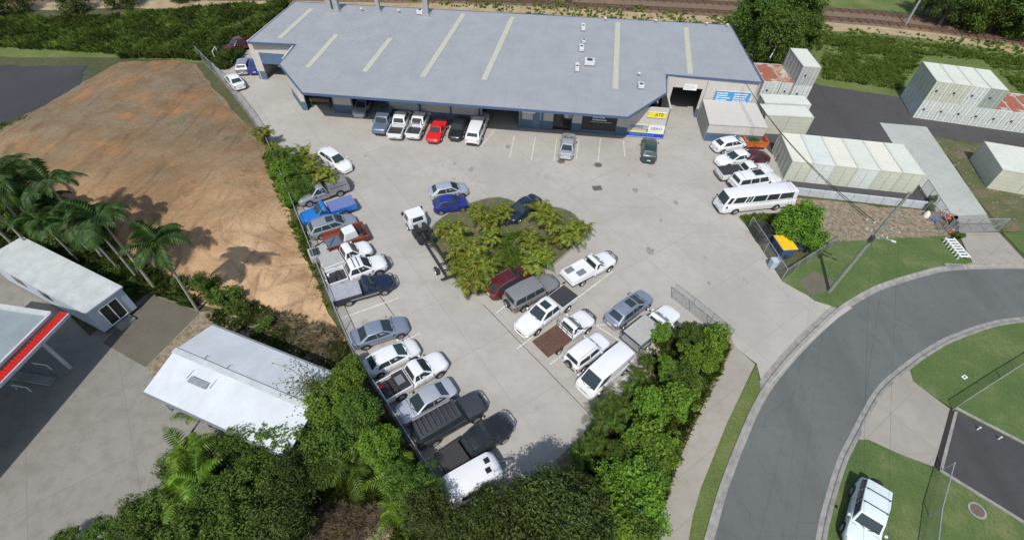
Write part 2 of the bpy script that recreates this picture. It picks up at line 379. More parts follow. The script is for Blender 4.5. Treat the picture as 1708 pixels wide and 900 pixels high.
# ------------------------------------------------------------------ ground and setting
GZ=-.02
m=MB(); m.quad((-400,-150,GZ),(400,-150,GZ),(400,900,GZ),(-400,900,GZ)); tag(m.build('ground','soil_green'),kind='structure')

# road with rolled kerbs
outer=smoothpoly(GP([(1162,1000),(1191,900),(1213,820),(1243,740),(1269,680),(1296,637),(1342,583),(1402,525),(1439,500),(1477,481),(1545,460),(1593,451),(1708,448),(1850,452)]),6)
inner=smoothpoly(GP([(1345,1000),(1360,900),(1371,847),(1394,772),(1416,726),(1461,647),(1514,601),(1548,578),(1582,560),(1648,537),(1708,528),(1850,515)]),6)
sheet('road',outer+inner[::-1],.012,'road_asphalt')
def offset(line,d):
    out=[]
    for i,p in enumerate(line):
        a=Vector(line[max(i-1,0)]); b=Vector(line[min(i+1,len(line)-1)]); t=(b-a).normalized(); out.append((p[0]-t.y*d,p[1]+t.x*d))
    return out
def kerb(name,line,side):
    # gutter pan, then lip and back of kerb
    prof=[(0,.02),(.30,.03),(.34,.10),(.42,.14),(.58,.14),(.60,.052),(1.0,.05),(1.02,-.1)]
    L=[offset(line,side*d) for d,_ in prof]; mb=MB(); k=len(line)
    vs=[(L[j][i][0],L[j][i][1],prof[j][1]) for j in range(len(prof)) for i in range(k)]
    fs=[]
    for j in range(len(prof)-1):
        for i in range(k-1): 
            q=(j*k+i,j*k+i+1,(j+1)*k+i+1,(j+1)*k+i); fs.append(q if side<0 else q[::-1])
    mb.add(vs,fs); tag(mb.build(name,'kerb_concrete',smooth=30),kind='structure')
kerb('kerb_outer',outer,1); kerb('kerb_inner',inner,-1)

lot=GP([(1422,513),(1358,499),(1303,467),(1247,380),(1232,362),(1250,358),(1330,352),(1300,270),(1255,225),(1275,120),(1230,60),(480,40),(400,92),(380,100),(352,106),(372,137),(420,200),(452,252),(490,345),(520,420),(560,520),(590,590),(620,640),(680,735),(745,835),(780,900),(860,900),(985,740),(1100,600),(1215,548),(1224,577),(1262,606),(1274,655),(1292,634),(1338,582),(1400,528)])
sheet('forecourt',lot,.03,'lot_concrete')
# verge slabs
path=GP([(1224,577),(1259,608),(1236,655),(1212,705),(1190,760),(1168,815),(1155,860),(1148,900),(1130,1000),(1070,1000),(1092,900),(1105,850),(1120,800),(1150,725),(1180,660),(1205,612)])
sheet('footpath',path,.075,'path_concrete')
o2=offset(outer,.59)
gs=[p for p in o2 if 0<p[1]<23.3]
strip=[p for p in o2 if -2<p[1]<G(1266,650).y]
apex=GP([(1262,606)])[0]
sheet('verge_strip',strip+[apex]+GP([(1236,655),(1212,705),(1190,760),(1168,815),(1155,860),(1148,900),(1130,1000)]),.06,'rough_grass')
bed=GP([(1215,545),(1224,577),(1205,612),(1180,660),(1150,725),(1120,800),(1105,850),(1092,900),(1070,1000),(760,1000),(745,838),(850,850),(950,745),(1000,700),(1098,600),(1120,560)])
sheet('hedge_bed',ragged(bed,.12,1.5,3),.055,'mulch')
# corner lawn by the power pole
lawnA=[p for p in o2 if G(1440,497).x<p[0]<G(1610,440).x]
lawnA=[(p[0],p[1]) for p in lawnA]
lw=GP([(1400,515),(1358,501),(1345,492),(1303,469),(1318,455),(1370,405),(1480,398),(1578,394),(1592,410),(1622,438)])
sheet('corner_lawn',ragged([lw[0]]+lawnA+lw[:0:-1],.05,.5,41),.06,'lawn')
sheet('path_patch',GP([(1352,495),(1331,470),(1358,452),(1390,470),(1384,484)]),.078,'old_concrete')
sheet('grass_patch',GP([(1232,362),(1247,380),(1290,372),(1300,362),(1262,358)]),.06,'lawn')
sheet('mulch_bed',ragged(GP([(1318,330),(1540,352),(1600,360),(1600,395),(1480,400),(1380,408),(1340,395),(1318,352)]),.2,1.5,5),.05,'mulch')
sheet('crossover',GP([(1597,388),(1665,388),(1722,449),(1625,446)]),.072,'drive_concrete')
sheet('yard_apron',GP([(1567,362),(1645,358),(1662,386),(1598,388)]),.05,'drive_concrete')
sheet('far_verge',ragged(GP([(1672,388),(1900,380),(1900,446),(1726,445)]),.08,.6,42),.06,'lawn')
# container yard
sheet('container_yard',GP([(1262,222),(1295,120),(1372,143),(1500,162),(1708,180),(1900,200),(1900,285),(1708,248),(1560,228),(1556,330),(1545,345),(1320,322),(1300,300)]),.015,'yard_asphalt')
sheet('yard_slab',GP([(1467,205),(1545,212),(1646,358),(1567,362)]),.045,'slab_pale')
sheet('weedy_strip',ragged(GP([(1556,228),(1708,262),(1900,300),(1900,378),(1672,386),(1648,356)]),.2,2,6),.03,'island_soil')
# right-hand property
i2=offset(inner,-.59)
def yat(px,py): return G(px,py)
def section(a,b): return [p for p in i2 if a<p[1]<b]
yA,yB=G(1417,735).y,G(1514,605).y
sheet('lawn_lower',section(-4,yA)+GP([(1424,733),(1448,733),(1500,757),(1560,782),(1708,870),(1900,960),(1900,1100)]),.06,'lawn')
sheet('lawn_upper',section(yB,60)+GP([(1850,700),(1708,742),(1590,682),(1520,636),(1510,612)]),.06,'lawn')
sheet('crossover_right',section(yA+.2,yB-.2)+GP([(1516,612),(1522,636),(1583,682),(1558,778),(1500,757),(1448,733),(1424,733)]),.072,'drive_concrete')
sheet('driveway',GP([(1588,684),(1708,742),(1900,840),(1900,975),(1708,870),(1562,780)]),.05,'driveway_asphalt')
m=MB(); a=GP([(1583,684),(1591,686),(1566,780),(1557,777)]); m.prism(a,.0,.085); tag(m.build('drain_grate','drain_dark'),'long dark trench drain across the driveway mouth','drain')
m=MB(); a=GP([(1591,686),(1596,688),(1572,783),(1566,781)]); m.prism(a,.0,.10); tag(m.build('drain_edge','kerb_concrete'),kind='structure')
for nm,ln in (('edging_upper',[(1592,680),(1708,740),(1900,838)]),('edging_lower',[(1566,784),(1708,872),(1900,978)])):
    mb=MB(); P=GP(ln)
    for i in range(len(P)-1): mb.bar((P[i][0],P[i][1],.06),(P[i+1][0],P[i+1][1],.06),.22,.14)
    tag(mb.build(nm,'kerb_concrete'),kind='structure')
# left: vacant dirt block as a gentle mound
def inpoly(x,y,poly):
    c=False; j=len(poly)-1
    for i in range(len(poly)):
        xi,yi=poly[i]; xj,yj=poly[j]
        if (yi>y)!=(yj>y) and x<(xj-xi)*(y-yi)/(yj-yi)+xi: c=not c
        j=i
    return c
def distpoly(x,y,poly):
    d=1e9
    for i in range(len(poly)):
        ax,ay=poly[i]; bx,by=poly[(i+1)%len(poly)]; dx,dy=bx-ax,by-ay
        t=max(0,min(1,((x-ax)*dx+(y-ay)*dy)/(dx*dx+dy*dy+1e-9))); d=min(d,math.hypot(x-ax-dx*t,y-ay-dy*t))
    return d
dirtpoly=GP([(-60,250),(0,212),(70,175),(130,140),(200,104),(290,99),(325,108),(368,160),(412,206),(444,250),(482,346),(512,420),(552,520),(580,588),(596,622),(540,590),(480,560),(420,530),(330,505),(280,470),(200,420),(110,370),(0,330),(-60,320)])
from mathutils import noise as mn
xs=[p[0] for p in dirtpoly]; ys=[p[1] for p in dirtpoly]
mb=MB(); st=.6; idx={}; vs=[]; fs=[]
nx=int((max(xs)-min(xs))/st)+2; ny=int((max(ys)-min(ys))/st)+2
for i in range(nx):
    for j in range(ny):
        x=min(xs)+i*st; y=min(ys)+j*st
        if inpoly(x,y,dirtpoly):
            d=distpoly(x,y,dirtpoly)
            h=min(1,d/5.0); h=h*h*(3-2*h)
            z=-.1+.14*min(1,d/.5)+ .7*h+ h*.45*mn.noise((x*.09,y*.09,3))+h*.16*mn.noise((x*.5,y*.5,1))
            z+=.08*h*mn.noise((x*1.3,y*1.3,7))
            idx[i,j]=len(vs); vs.append((x,y,z))
for (i,j),a in list(idx.items()):
    if (i+1,j) in idx and (i+1,j+1) in idx and (i,j+1) in idx: fs.append((a,idx[i+1,j],idx[i+1,j+1],idx[i,j+1]))
mb.add(vs,fs); tag(mb.build('vacant_dirt','dirt',smooth=60),kind='structure')
sheet('dirt_margin',ragged(dirtpoly,.3,1.5,9),.0,'dirt')
sheet('left_asphalt',ragged(GP([(-200,112),(0,110),(142,110),(132,143),(70,178),(0,213),(-200,330)]),.35,1.0,51),.02,'blue_asphalt')
sheet('neighbour_yard',GP([(-300,1200),(-300,560),(-60,440),(60,470),(150,560),(250,488),(335,520),(372,545),(420,600),(420,760),(250,860),(120,1000)]),.02,'yard_concrete')
sheet('old_slab',GP([(172,572),(250,490),(334,521),(243,612)]),.03,'old_concrete')
sheet('gravel_strip',ragged(GP([(243,612),(334,521),(385,545),(330,600),(262,636)]),.1,1,4),.026,'mulch')
sheet('straw_patch',ragged(GP([(540,840),(640,835),(660,900),(640,980),(500,980),(520,880)]),.5,1.2,8),.01,'straw')
sheet('weedy_bank',ragged(GP([(335,520),(430,512),(560,560),(600,620),(600,680),(480,640),(372,545)]),.4,1.5,10),-.005,'mulch')
# railway corridor
RP=smoothpoly([(-240,20),(-150,70),(-90,93),(-48,99.5),(-8,102.3),(15,102),(40,101.2),(60,100.2),(72,98.2),(90,92.0),(130,76),(200,40),(280,-10)],8)
def railA(x):
    for i in range(len(RP)-1):
        if RP[i][0]<=x<=RP[i+1][0]: return RP[i][1]+(RP[i+1][1]-RP[i][1])*(x-RP[i][0])/(RP[i+1][0]-RP[i][0])
    return RP[0][1] if x<RP[0][0] else RP[-1][1]
ang_r=math.atan((railA(75)-railA(65))/10)
def band(name,off0,off1,z,mat,x0=-160,x1=260,amp=.5):
    top=[];bot=[]; rnd=random.Random(len(name)*7); x=x0
    while x<=x1:
        bot.append((x,railA(x)+off0+rnd.uniform(-amp,amp))); top.append((x,railA(x)+off1+rnd.uniform(-amp,amp))); x+=4
    sheet(name,bot+top[::-1],z,mat)
band('sand_track',-6.2,-2.0,.0,'sand'); band('ballast_bed',-2.1,6.6,.03,'ballast',amp=.25)
band('far_grass',7,60,-.005,'rough_grass',amp=1); band('near_grass',-36,-5.9,-.012,'rough_grass',x0=36,x1=260)
for k,off in enumerate((-.3,4.6)):
    t=thing('railway_track',['near railway track on brown ballast nearest the long grey roof','far railway track on brown ballast nearest the trees'][k],'railway track',(30,railA(30)+off,.03),0,'railway tracks behind the workshop')
    ln=[p for p in RP if -150<p[0]<230]; P0=(30,railA(30)+off)
    for s_ in (-.55,.55):
        q=offset(ln,off+s_); m=MB()
        for i in range(len(q)-1): m.bar((q[i][0]-P0[0],q[i][1]-P0[1],.23),(q[i+1][0]-P0[0],q[i+1][1]-P0[1],.23),.10,.14)
        m.build('rail','rail_steel',t)
    m=MB(); q=offset(ln,off)
    for i in range(len(q)-1):
        A_=Vector((q[i][0]-P0[0],q[i][1]-P0[1],.09)); B_=Vector((q[i+1][0]-P0[0],q[i+1][1]-P0[1],.09)); n=int((B_-A_).length/1.1); nn=(B_-A_).normalized(); nn=Vector((-nn.y,nn.x,0))
        for j in range(n): c=A_.lerp(B_,j/n); m.bar((c-nn*1.1)[:],(c+nn*1.1)[:],.24,.14)
    tag(m.build('sleepers','sleeper',t),kind='stuff')

# ------------------------------------------------------------------ foliage builders
def leafquad(vs,fs,p,n,s,rnd,asp=.55):
    n=n.normalized(); u=n.orthogonal().normalized(); a=rnd.uniform(0,2*PI); u=Matrix.Rotation(a,3,n)@u; v=n.cross(u)
    o=len(vs); b=n*(s*.18)
    vs+= [p-u*s*.5-b, p-v*s*asp*.5, p+u*s*.5-b, p+v*s*asp*.5]; fs.append((o,o+1,o+2,o+3))
def crown_mesh(name,rx,ry,rz,nc,per,ls,mat,seed,cr=.9,fill=.5,asp=.55):
    rnd=random.Random(seed); vs=[];fs=[]
    for c in range(nc):
        while True:
            d=Vector((rnd.gauss(0,1),rnd.gauss(0,1),rnd.gauss(0,1)+.35)); 
            if d.length>.1: break
        d.normalize(); rr=rnd.uniform(fill,1.0)
        k=1+.22*mn.noise(d*1.7+Vector((seed,0,0)))
        cc=Vector((d.x*rx*rr*k,d.y*ry*rr*k,d.z*rz*rr*k)); r=cr*rnd.uniform(.55,1.25)
        for i in range(per):
            e=Vector((rnd.gauss(0,1),rnd.gauss(0,1),rnd.gauss(0,1))).normalized()
            p=cc+e*r*rnd.uniform(.55,1)*Vector((1,1,.75)).length/1.6
            nn=e+Vector((0,0,.8))+Vector((rnd.uniform(-1,1),rnd.uniform(-1,1),rnd.uniform(-1,1)))*.55
            leafquad(vs,fs,p,nn,ls*rnd.uniform(.6,1.35),rnd,asp)
    mb=MB(); mb.add(vs,fs); me=bpy.data.meshes.new(name); me.from_pydata([tuple(v) for v in vs],[],fs); me.materials.append(MATS[mat]); return me
def trunk_mesh(h,r,seed,spread=1.0,mat='bark',nb=6):
    rnd=random.Random(seed); mb=MB()
    top=Vector((rnd.uniform(-.2,.2),rnd.uniform(-.2,.2),h*.75))
    mb.tube([(0,0,-.1),(top.x*.4,top.y*.4,h*.35),top],[r,r*.8,r*.45],8)
    for i in range(nb):
        a=2*PI*i/nb+rnd.uniform(-.4,.4); z0=h*rnd.uniform(.3,.65); e=Vector((math.cos(a)*spread,math.sin(a)*spread,h*rnd.uniform(.75,1.05)))
        mb.tube([(top.x*.5,top.y*.5,z0),(e.x*.45,e.y*.45,(z0+e.z)*.52),e],[r*.5,r*.32,r*.12],5)
    return mb
CROWNS={}
def tree_kind(key,rx,ry,rz,nc,per,ls,mat,cr,variants=3,fill=.5,asp=.55):
    CROWNS[key]=[crown_mesh('crown',rx,ry,rz,nc,per,ls,mat,hash_(key)+i*13,cr,fill,asp) for i in range(variants)]
def hash_(s): return sum(ord(c)*(i+1) for i,c in enumerate(s))%997
tree_kind('bright',2.4,2.4,1.9,60,110,.30,'leaf_bright',.75,3,.55,.6)
tree_kind('hedge',2.4,2.4,2.5,36,105,.36,'leaf_bright',.85,5,.45,.6)
tree_kind('hedgeb',2.5,2.5,2.4,38,110,.30,'leaf_mid',.8,3,.45,.5)
tree_kind('mid',2.6,2.6,2.1,60,100,.28,'leaf_mid',.85,3,.5,.5)
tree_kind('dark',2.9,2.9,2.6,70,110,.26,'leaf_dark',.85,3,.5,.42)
tree_kind('bigdark',4.6,4.6,4.8,120,110,.38,'leaf_mid',1.3,2,.5)
tree_kind('shrub',1.1,1.1,.9,22,70,.2,'leaf_mid',.45,3,.4)
tree_kind('brightshrub',1.1,1.1,.8,22,70,.2,'leaf_bright',.45,2,.4)
tree_kind('sparse',2.6,2.2,1.1,46,14,.2,'leaf_bright',.6,1,.1)
TR={}
def tree(key,px,py,zc,label,name='tree',group=None,sc=1.0,trunk=.14,rz=None,seed=0,sz=None):
    """px,py: where the middle of the crown shows; zc: its height"""
    rnd=random.Random(int(px*7+py*13)+seed); p=G(px,py,zc)
    t=thing(name,label,'shrub' if 'shrub' in name or 'hedge' in name else 'tree',(p.x,p.y,0),rnd.uniform(0,6.28) if rz is None else rz,group)
    me=rnd.choice(CROWNS[key]); c=bpy.data.objects.new('crown',me); C.objects.link(c); c.parent=t; c.location=(0,0,zc); c.scale=(sc*rnd.uniform(.9,1.1),sc*rnd.uniform(.9,1.1),(sz or sc)*rnd.uniform(.9,1.1))
    trunk_mesh(zc,trunk,rnd.randint(0,999),1.2*sc).build('trunk','bark',t,smooth=40)
    return t
def frond(vs,fs,base,az,el,L,droop,ll,n=18,width=.05,rnd=random,vee=.5):
    d=Vector((math.cos(az),math.sin(az),0)); side=Vector((-d.y,d.x,0)); p=Vector(base); a=el; pts=[]
    stp=L/n
    for i in range(n+1):
        pts.append((p.copy(),a)); p=p+(d*math.cos(a)+Vector((0,0,1))*math.sin(a))*stp; a-=droop/n*(.5+i/n)
    # rachis
    for i in range(n):
        o=len(vs); w=.03*(1-i/n)+.008; vs+=[pts[i][0]-side*w,pts[i][0]+side*w,pts[i+1][0]+side*w*.8,pts[i+1][0]-side*w*.8]; fs.append((o,o+1,o+2,o+3))
    for i in range(2,n+1):
        q,a=pts[i]; f=d*math.cos(a)+Vector((0,0,1))*math.sin(a); up=-d*math.sin(a)+Vector((0,0,1))*math.cos(a)
        l=ll*math.sin(PI*min(1,(i+1)/(n+2))**.75)*rnd.uniform(.85,1.15)+.05
        for s in (-1,1):
            tip=q+(side*s*.85+f*.55+up*(vee-.35)*.6-Vector((0,0,.35)))*l
            midp=q+(side*s*.6+f*.3+up*vee*.35)*l*.55
            o=len(vs); w=f*width; vs+=[q-w,q+w,midp+w,tip,midp-w]; fs.append((o,o+1,o+2,o+3,o+4))
def palm_mesh(h,nf,L,ll,seed,mat,lean=(0,0),n=16,stems=1,elr=(.1,1.25),droop=1.7,width=.05,trunk=.13,spread=0,dead=0):
    rnd=random.Random(seed); vs=[];fs=[]; dv=[];df=[]; tb=MB()
    for s in range(stems):
        a0=2*PI*s/max(1,stems)+rnd.uniform(-.4,.4); rr=spread*rnd.uniform(.2,1) if stems>1 else 0
        bx,by=math.cos(a0)*rr*.4,math.sin(a0)*rr*.4; hx=h*rnd.uniform(.55,1.1) if stems>1 else h
        tx,ty=math.cos(a0)*rr+lean[0],math.sin(a0)*rr+lean[1]
        tb.tube([(bx,by,-.1),(bx+(tx-bx)*.3,by+(ty-by)*.3,hx*.5),(tx,ty,hx)],[trunk,trunk*.8,trunk*.55],7)
        k=nf if stems==1 else max(4,int(nf/stems))
        wind=rnd.uniform(-.3,.3)
        for i in range(k):
            if rnd.random()<.08: continue
            el=elr[0]+(elr[1]-elr[0])*rnd.random()
            frond(vs,fs,(tx,ty,hx),2.39996*i+rnd.uniform(-.4,.4)+a0+wind,el,L*rnd.uniform(.6,1.2),droop*rnd.uniform(.65,1.35),ll*rnd.uniform(.8,1.15),n,width,rnd)
        for i in range(dead):
            frond(dv,df,(tx,ty,hx-.1),rnd.uniform(0,6.28),rnd.uniform(-.6,.1),L*rnd.uniform(.6,.95),droop*1.1,ll*.6,n,width*.7,rnd)
    out=[]
    for nm,v,f,mt_ in (('fronds',vs,fs,mat),('dead_fronds',dv,df,'leaf_straw')):
        if not f: out.append(None); continue
        me=bpy.data.meshes.new(nm); me.from_pydata([tuple(q) for q in v],[],f); me.materials.append(MATS[mt_]); out.append(me)
    return out[0],tb,out[1]
def palm_tree(px,py,key,label,name,cat='palm',group=None,rz=0,sc=1.0,z=0):
    p=G(px,py,z); t=thing(name,label,cat,(p.x,p.y,0),rz,group)
    me,tb,dd=PALMS[key]
    if dd: q=bpy.data.objects.new('dead_fronds',dd); C.objects.link(q); q.parent=t
    c=bpy.data.objects.new('crown',me); C.objects.link(c); c.parent=t
    if isinstance(tb,MB):
        tr=tb.build('trunk','palm_bark' if key[0]=='t' else 'bark',t,smooth=50); PALMS[key]=(me,tr.data,dd)
    else:
        tr=bpy.data.objects.new('trunk',tb); C.objects.link(tr); tr.parent=t
    t.scale=(sc,sc,sc); return t
PALMS={}
for i in range(4): PALMS['t%d'%i]=palm_mesh(8.2,17,3.0,.85,50+i,'leaf_palm',dead=2,lean=(random.uniform(-.9,.9),random.uniform(-.9,.9)),n=19,droop=1.9,elr=(-.35,1.25),width=.075)
for i in range(4): PALMS['c%d'%i]=palm_mesh(2.2,36,2.1,.55,80+i,'leaf_cane',n=12,stems=8,elr=(.45,1.45),droop=1.75,width=.065,trunk=.045,spread=.6,dead=1)
for i in range(3): PALMS['g%d'%i]=palm_mesh(2.6,16,2.4,.6,110+i,'leaf_mid',n=14,stems=2,elr=(.2,1.3),droop=1.9,width=.05,trunk=.07,spread=.5)
for i in range(2): PALMS['b%d'%i]=palm_mesh(3.4,11,2.6,.7,130+i,'leaf_bright',n=15,elr=(.2,1.2),droop=1.6,width=.06,trunk=.1)

def in_world_poly(pxpoly,z=0): return GP(pxpoly,z)
def tufts(name,poly,n,h,mat,label_kind,blades=5,seed=1,w=.06,spread=.35,lean=.5):
    rnd=random.Random(seed); xs=[p[0] for p in poly]; ys=[p[1] for p in poly]; vs=[];fs=[]; c=0
    while c<n:
        x=rnd.uniform(min(xs),max(xs)); y=rnd.uniform(min(ys),max(ys))
        if not inpoly(x,y,poly): continue
        k=mn.noise((x*.22,y*.22,seed))+.5*mn.noise((x*.7,y*.7,seed)); 
        if k<-.25 and rnd.random()<.6: continue
        c+=1; hh=h*(1+.9*k)*rnd.uniform(.6,1.2)
        for b in range(blades):
            a=rnd.uniform(0,2*PI); d=Vector((math.cos(a),math.sin(a),0)); s=Vector((-d.y,d.x,0))*w*rnd.uniform(.7,1.5)
            p=Vector((x,y,-.02))+d*rnd.uniform(0,spread*.4); q=p+d*hh*lean*.35+Vector((0,0,hh*.65)); e=p+d*hh*lean*rnd.uniform(.6,1.2)+Vector((0,0,hh*rnd.uniform(.75,1)))
            o=len(vs); vs+=[p-s,p+s,q+s*.8,e,q-s*.8]; fs.append((o,o+1,o+2,o+3,o+4))
    mb=MB(); mb.add(vs,fs); o=mb.build(name,mat); tag(o,label_kind,None,None,'stuff'); o['category']='grass'; return o

# ------------------------------------------------------------------ vehicles  (local frame: +x is the nose, z up, origin on the ground)
SPEC={ # W, H, clearance, hood front z, hood rear z, belt z, deck z, xA xB xC xD (fractions from nose), roof half-width fraction, wheel r, wheel fractions
 'sedan':dict(W=1.82,H=1.45,g=.22,h0=.68,h1=.92,b=.94,dk=.98,x=(.27,.46,.71,.88),rw=.74,r=.33,wh=(.185,.80)),
 'hatch':dict(W=1.76,H=1.50,g=.22,h0=.70,h1=.94,b=.96,dk=.96,x=(.24,.44,.80,.965),rw=.74,r=.32,wh=(.19,.82)),
 'wagon':dict(W=1.84,H=1.55,g=.22,h0=.72,h1=.96,b=.98,dk=.98,x=(.25,.43,.87,.975),rw=.76,r=.34,wh=(.185,.79)),
 'suv':dict(W=1.92,H=1.80,g=.32,h0=.92,h1=1.10,b=1.14,dk=1.14,x=(.27,.39,.92,.98),rw=.80,r=.39,wh=(.185,.79)),
 'boxy':dict(W=1.92,H=1.92,g=.38,h0=1.05,h1=1.15,b=1.18,dk=1.18,x=(.29,.37,.955,.985),rw=.84,r=.41,wh=(.18,.79)),
 'mini4':dict(W=1.68,H=1.72,g=.34,h0=.92,h1=1.03,b=1.06,dk=1.06,x=(.31,.41,.93,.975),rw=.84,r=.36,wh=(.19,.79)),
 'dual':dict(W=1.86,H=1.80,g=.34,h0=.92,h1=1.10,b=1.14,dk=.72,x=(.25,.39,.595,.655),rw=.78,r=.39,wh=(.18,.79)),
 'extra':dict(W=1.86,H=1.76,g=.34,h0=.92,h1=1.08,b=1.12,dk=.72,x=(.26,.395,.525,.575),rw=.78,r=.39,wh=(.18,.79)),
 'single':dict(W=1.82,H=1.74,g=.32,h0=.90,h1=1.06,b=1.10,dk=.70,x=(.27,.40,.46,.50),rw=.79,r=.38,wh=(.18,.76)),
 'utecar':dict(W=1.84,H=1.44,g=.22,h0=.66,h1=.90,b=.93,dk=.93,x=(.29,.42,.53,.60),rw=.76,r=.33,wh=(.185,.80)),
 'van':dict(W=1.86,H=1.98,g=.22,h0=.80,h1=1.06,b=1.10,dk=1.10,x=(.05,.24,.975,.985),rw=.86,r=.33,wh=(.20,.76)),
 'bus':dict(W=2.0,H=2.36,g=.28,h0=.72,h1=1.05,b=1.2,dk=1.2,x=(.012,.06,.975,.99),rw=.88,r=.38,wh=(.19,.74)),
}
def body_mesh(kind,L,mb,mats_i,cut=None,opt={}):
    S=SPEC[kind]; hw=S['W']/2; X=lambda f:L/2-f*L
    xA,xB,xC,xD=S['x']; g=S['g']
    st=[]
    vanlike=kind in('van','bus')
    def top(f):
        if f<xA: 
            k=f/max(xA,.01); return S['h0']+(S['h1']-S['h0'])*(k**.7)
        if f<xD: return S['b']
        return S['dk']
    fr=[0,.012,.04,.09,.16]+[xA*.8 if xA*.8>.17 else .18,max(xA,.2),.3,.4,.5,.6,.7,.8,.88,.94,.975,.992,1.0]
    fr=sorted(set(round(min(1,f),4) for f in fr))
    if cut: fr=[f for f in fr if f<cut]+[cut]
    for f in fr:
        w=hw*(1-(.40 if kind in('sedan','hatch','wagon','utecar') else .30)*max(0,(1-f/.13))**2.2) if not vanlike else hw*(1-.12*max(0,(1-f/.05))**2)
        if f>.90: w*=1-((.26 if kind in('sedan','hatch','wagon','utecar') else .12) if not vanlike and kind not in('boxy','mini4') else .05)*((f-.90)/.10)**2
        zt=top(f); zb=g
        if f<.03: zt-=(.12 if not vanlike else .2)*(1-f/.03); zb+=.06*(1-f/.03)
        if f>.985 and not cut: zt-=.05*(f-.985)/.015; zb+=.08*(f-.985)/.015
        if kind in('dual','extra','single') and f>xD+.005: zt=S['dk']; 
        sec=[(0,zb),(w*.86,zb),(w*.965,zb+.09),(w,zb+(zt-zb)*.5),(w*.985,zt-.13 if zt-zb>.3 else zt-.05),(w*.93,zt-.03),(w*.80,zt+.01),(w*.4,zt+.028),(0,zt+.032)]
        ring=[(X(f),y,z) for y,z in sec]+[(X(f),-y,z) for y,z in sec[-2:0:-1]]
        st.append(ring)
    n=len(st[0]); vs=[p for r in st for p in r]; fs=[]
    for i in range(len(st)-1):
        for k in range(n): fs.append((i*n+k,(i+1)*n+k,(i+1)*n+(k+1)%n,i*n+(k+1)%n))
    fs.append(tuple(range(n))); fs.append(tuple((len(st)-1)*n+k for k in range(n))[::-1])
    mb.add(vs,fs,mats_i)
def cabin(kind,L,mb,mi):
    S=SPEC[kind]; X=lambda f:L/2-f*L; hw=S['W']/2; xA,xB,xC,xD=S['x']; b=S['b']; H=S['H']; wr=hw*S['rw']; wb=hw*.93
    bm=bmesh.new()
    A=[(X(xA),wb*.93,b-.03),(X(xA),-wb*.93,b-.03),(X(xD),-wb*.95,b-.03),(X(xD),wb*.95,b-.03)]
    T=[(X(xB),wr*.93,H-.05),(X(xB),-wr*.93,H-.05),(X(xC),-wr*.95,H-.07),(X(xC),wr*.95,H-.07)]
    # widen the middle of the sides
    mA=[(X((xA+xD)/2),wb,b-.03),(X((xA+xD)/2),-wb,b-.03)]; mT=[(X((xB+xC)/2),wr,H-.02),(X((xB+xC)/2),-wr,H-.02)]
    V=[bm.verts.new(p) for p in (A[0],A[1],mA[1],A[2],A[3],mA[0],T[0],T[1],mT[1],T[2],T[3],mT[0])]
    c=bm.verts.new((X((xB+xC)/2),0,H+.02)); cf=bm.verts.new((X(xB),0,H-.02)); cr=bm.verts.new((X(xC),0,H-.035))
    F=bm.faces.new
    for i in range(6):
        a,b2=V[i],V[(i+1)%6]; t1,t2=V[i+6],V[(i+1)%6+6]
        if i==0: F((a,b2,t2,cf,t1))
        elif i==3: F((a,b2,t2,cr,t1))
        else: F((a,b2,t2,t1))
    F((V[6],cf,c,V[11])); F((cf,V[7],V[8],c)); F((c,V[8],V[9],cr)); F((V[11],c,cr,V[10]))
    bm.normal_update()
    ed=[e for e in bm.edges if len(e.link_faces)==2 and e.calc_face_angle(0)>R(24)]
    bmesh.ops.bevel(bm,geom=ed,offset=.045 if kind not in('van','bus') else .09,segments=3,profile=.5,affect='EDGES')
    bmesh.ops.recalc_face_normals(bm,faces=bm.faces)
    bm.verts.index_update(); mb.add([v.co[:] for v in bm.verts],[tuple(v.index for v in f.verts) for f in bm.faces],mi); bm.free()
    return A,T,mA,mT
def patch(P,u0,u1,v0,v1,off):
    """P = bottom-left, bottom-right, top-right, top-left"""
    P=[Vector(p) for p in P]
    def q(u,v): return (P[0]*(1-u)+P[1]*u)*(1-v)+(P[3]*(1-u)+P[2]*u)*v
    n=(P[1]-P[0]).cross(P[3]-P[0]).normalized()*off
    return [tuple(q(u,v)+n) for u,v in((u0,v0),(u1,v0),(u1,v1),(u0,v1))]
def slab(mb,q,th=.012,mi=0):
    q=[Vector(p) for p in q]; n=(q[1]-q[0]).cross(q[3]-q[0]).normalized()*th
    v=[p-n for p in q]+[p+n*.0 for p in q]
    mb.add(v,[(3,2,1,0),(4,5,6,7),(0,1,5,4),(1,2,6,5),(2,3,7,6),(3,0,4,7)],mi)
WH={}
def wheel(t,x,y,r,w=.22,rimmat='rim'):
    key=(round(r,2),rimmat)
    if key not in WH:
        mb=MB(); mb.tube([(0,-w/2,0),(0,-w*.42,0),(0,w*.42,0),(0,w/2,0)],[r*.9,r,r,r*.9],18)
        rb=MB(); rb.tube([(0,-w/2-.012,0),(0,w/2+.012,0)],r*.62,14)
        for k in range(5):
            a=2*PI*k/5
            for s in(-1,1): rb.bar((math.cos(a)*r*.08,s*(w/2+.018),math.sin(a)*r*.08),(math.cos(a)*r*.58,s*(w/2+.018),math.sin(a)*r*.58),.05,.012)
        WH[key]=(mb,rb,None,None)
    mb,rb,m1,m2=WH[key]
    if m1 is None:
        o=mb.build('wheel','rubber',t,smooth=40); o2=rb.build('rim',rimmat,o,smooth=40); WH[key]=(mb,rb,o.data,o2.data)
    else:
        o=bpy.data.objects.new('wheel',m1); C.objects.link(o); o.parent=t; o2=bpy.data.objects.new('rim',m2); C.objects.link(o2); o2.parent=o
    o.location=(x,y,r); return o
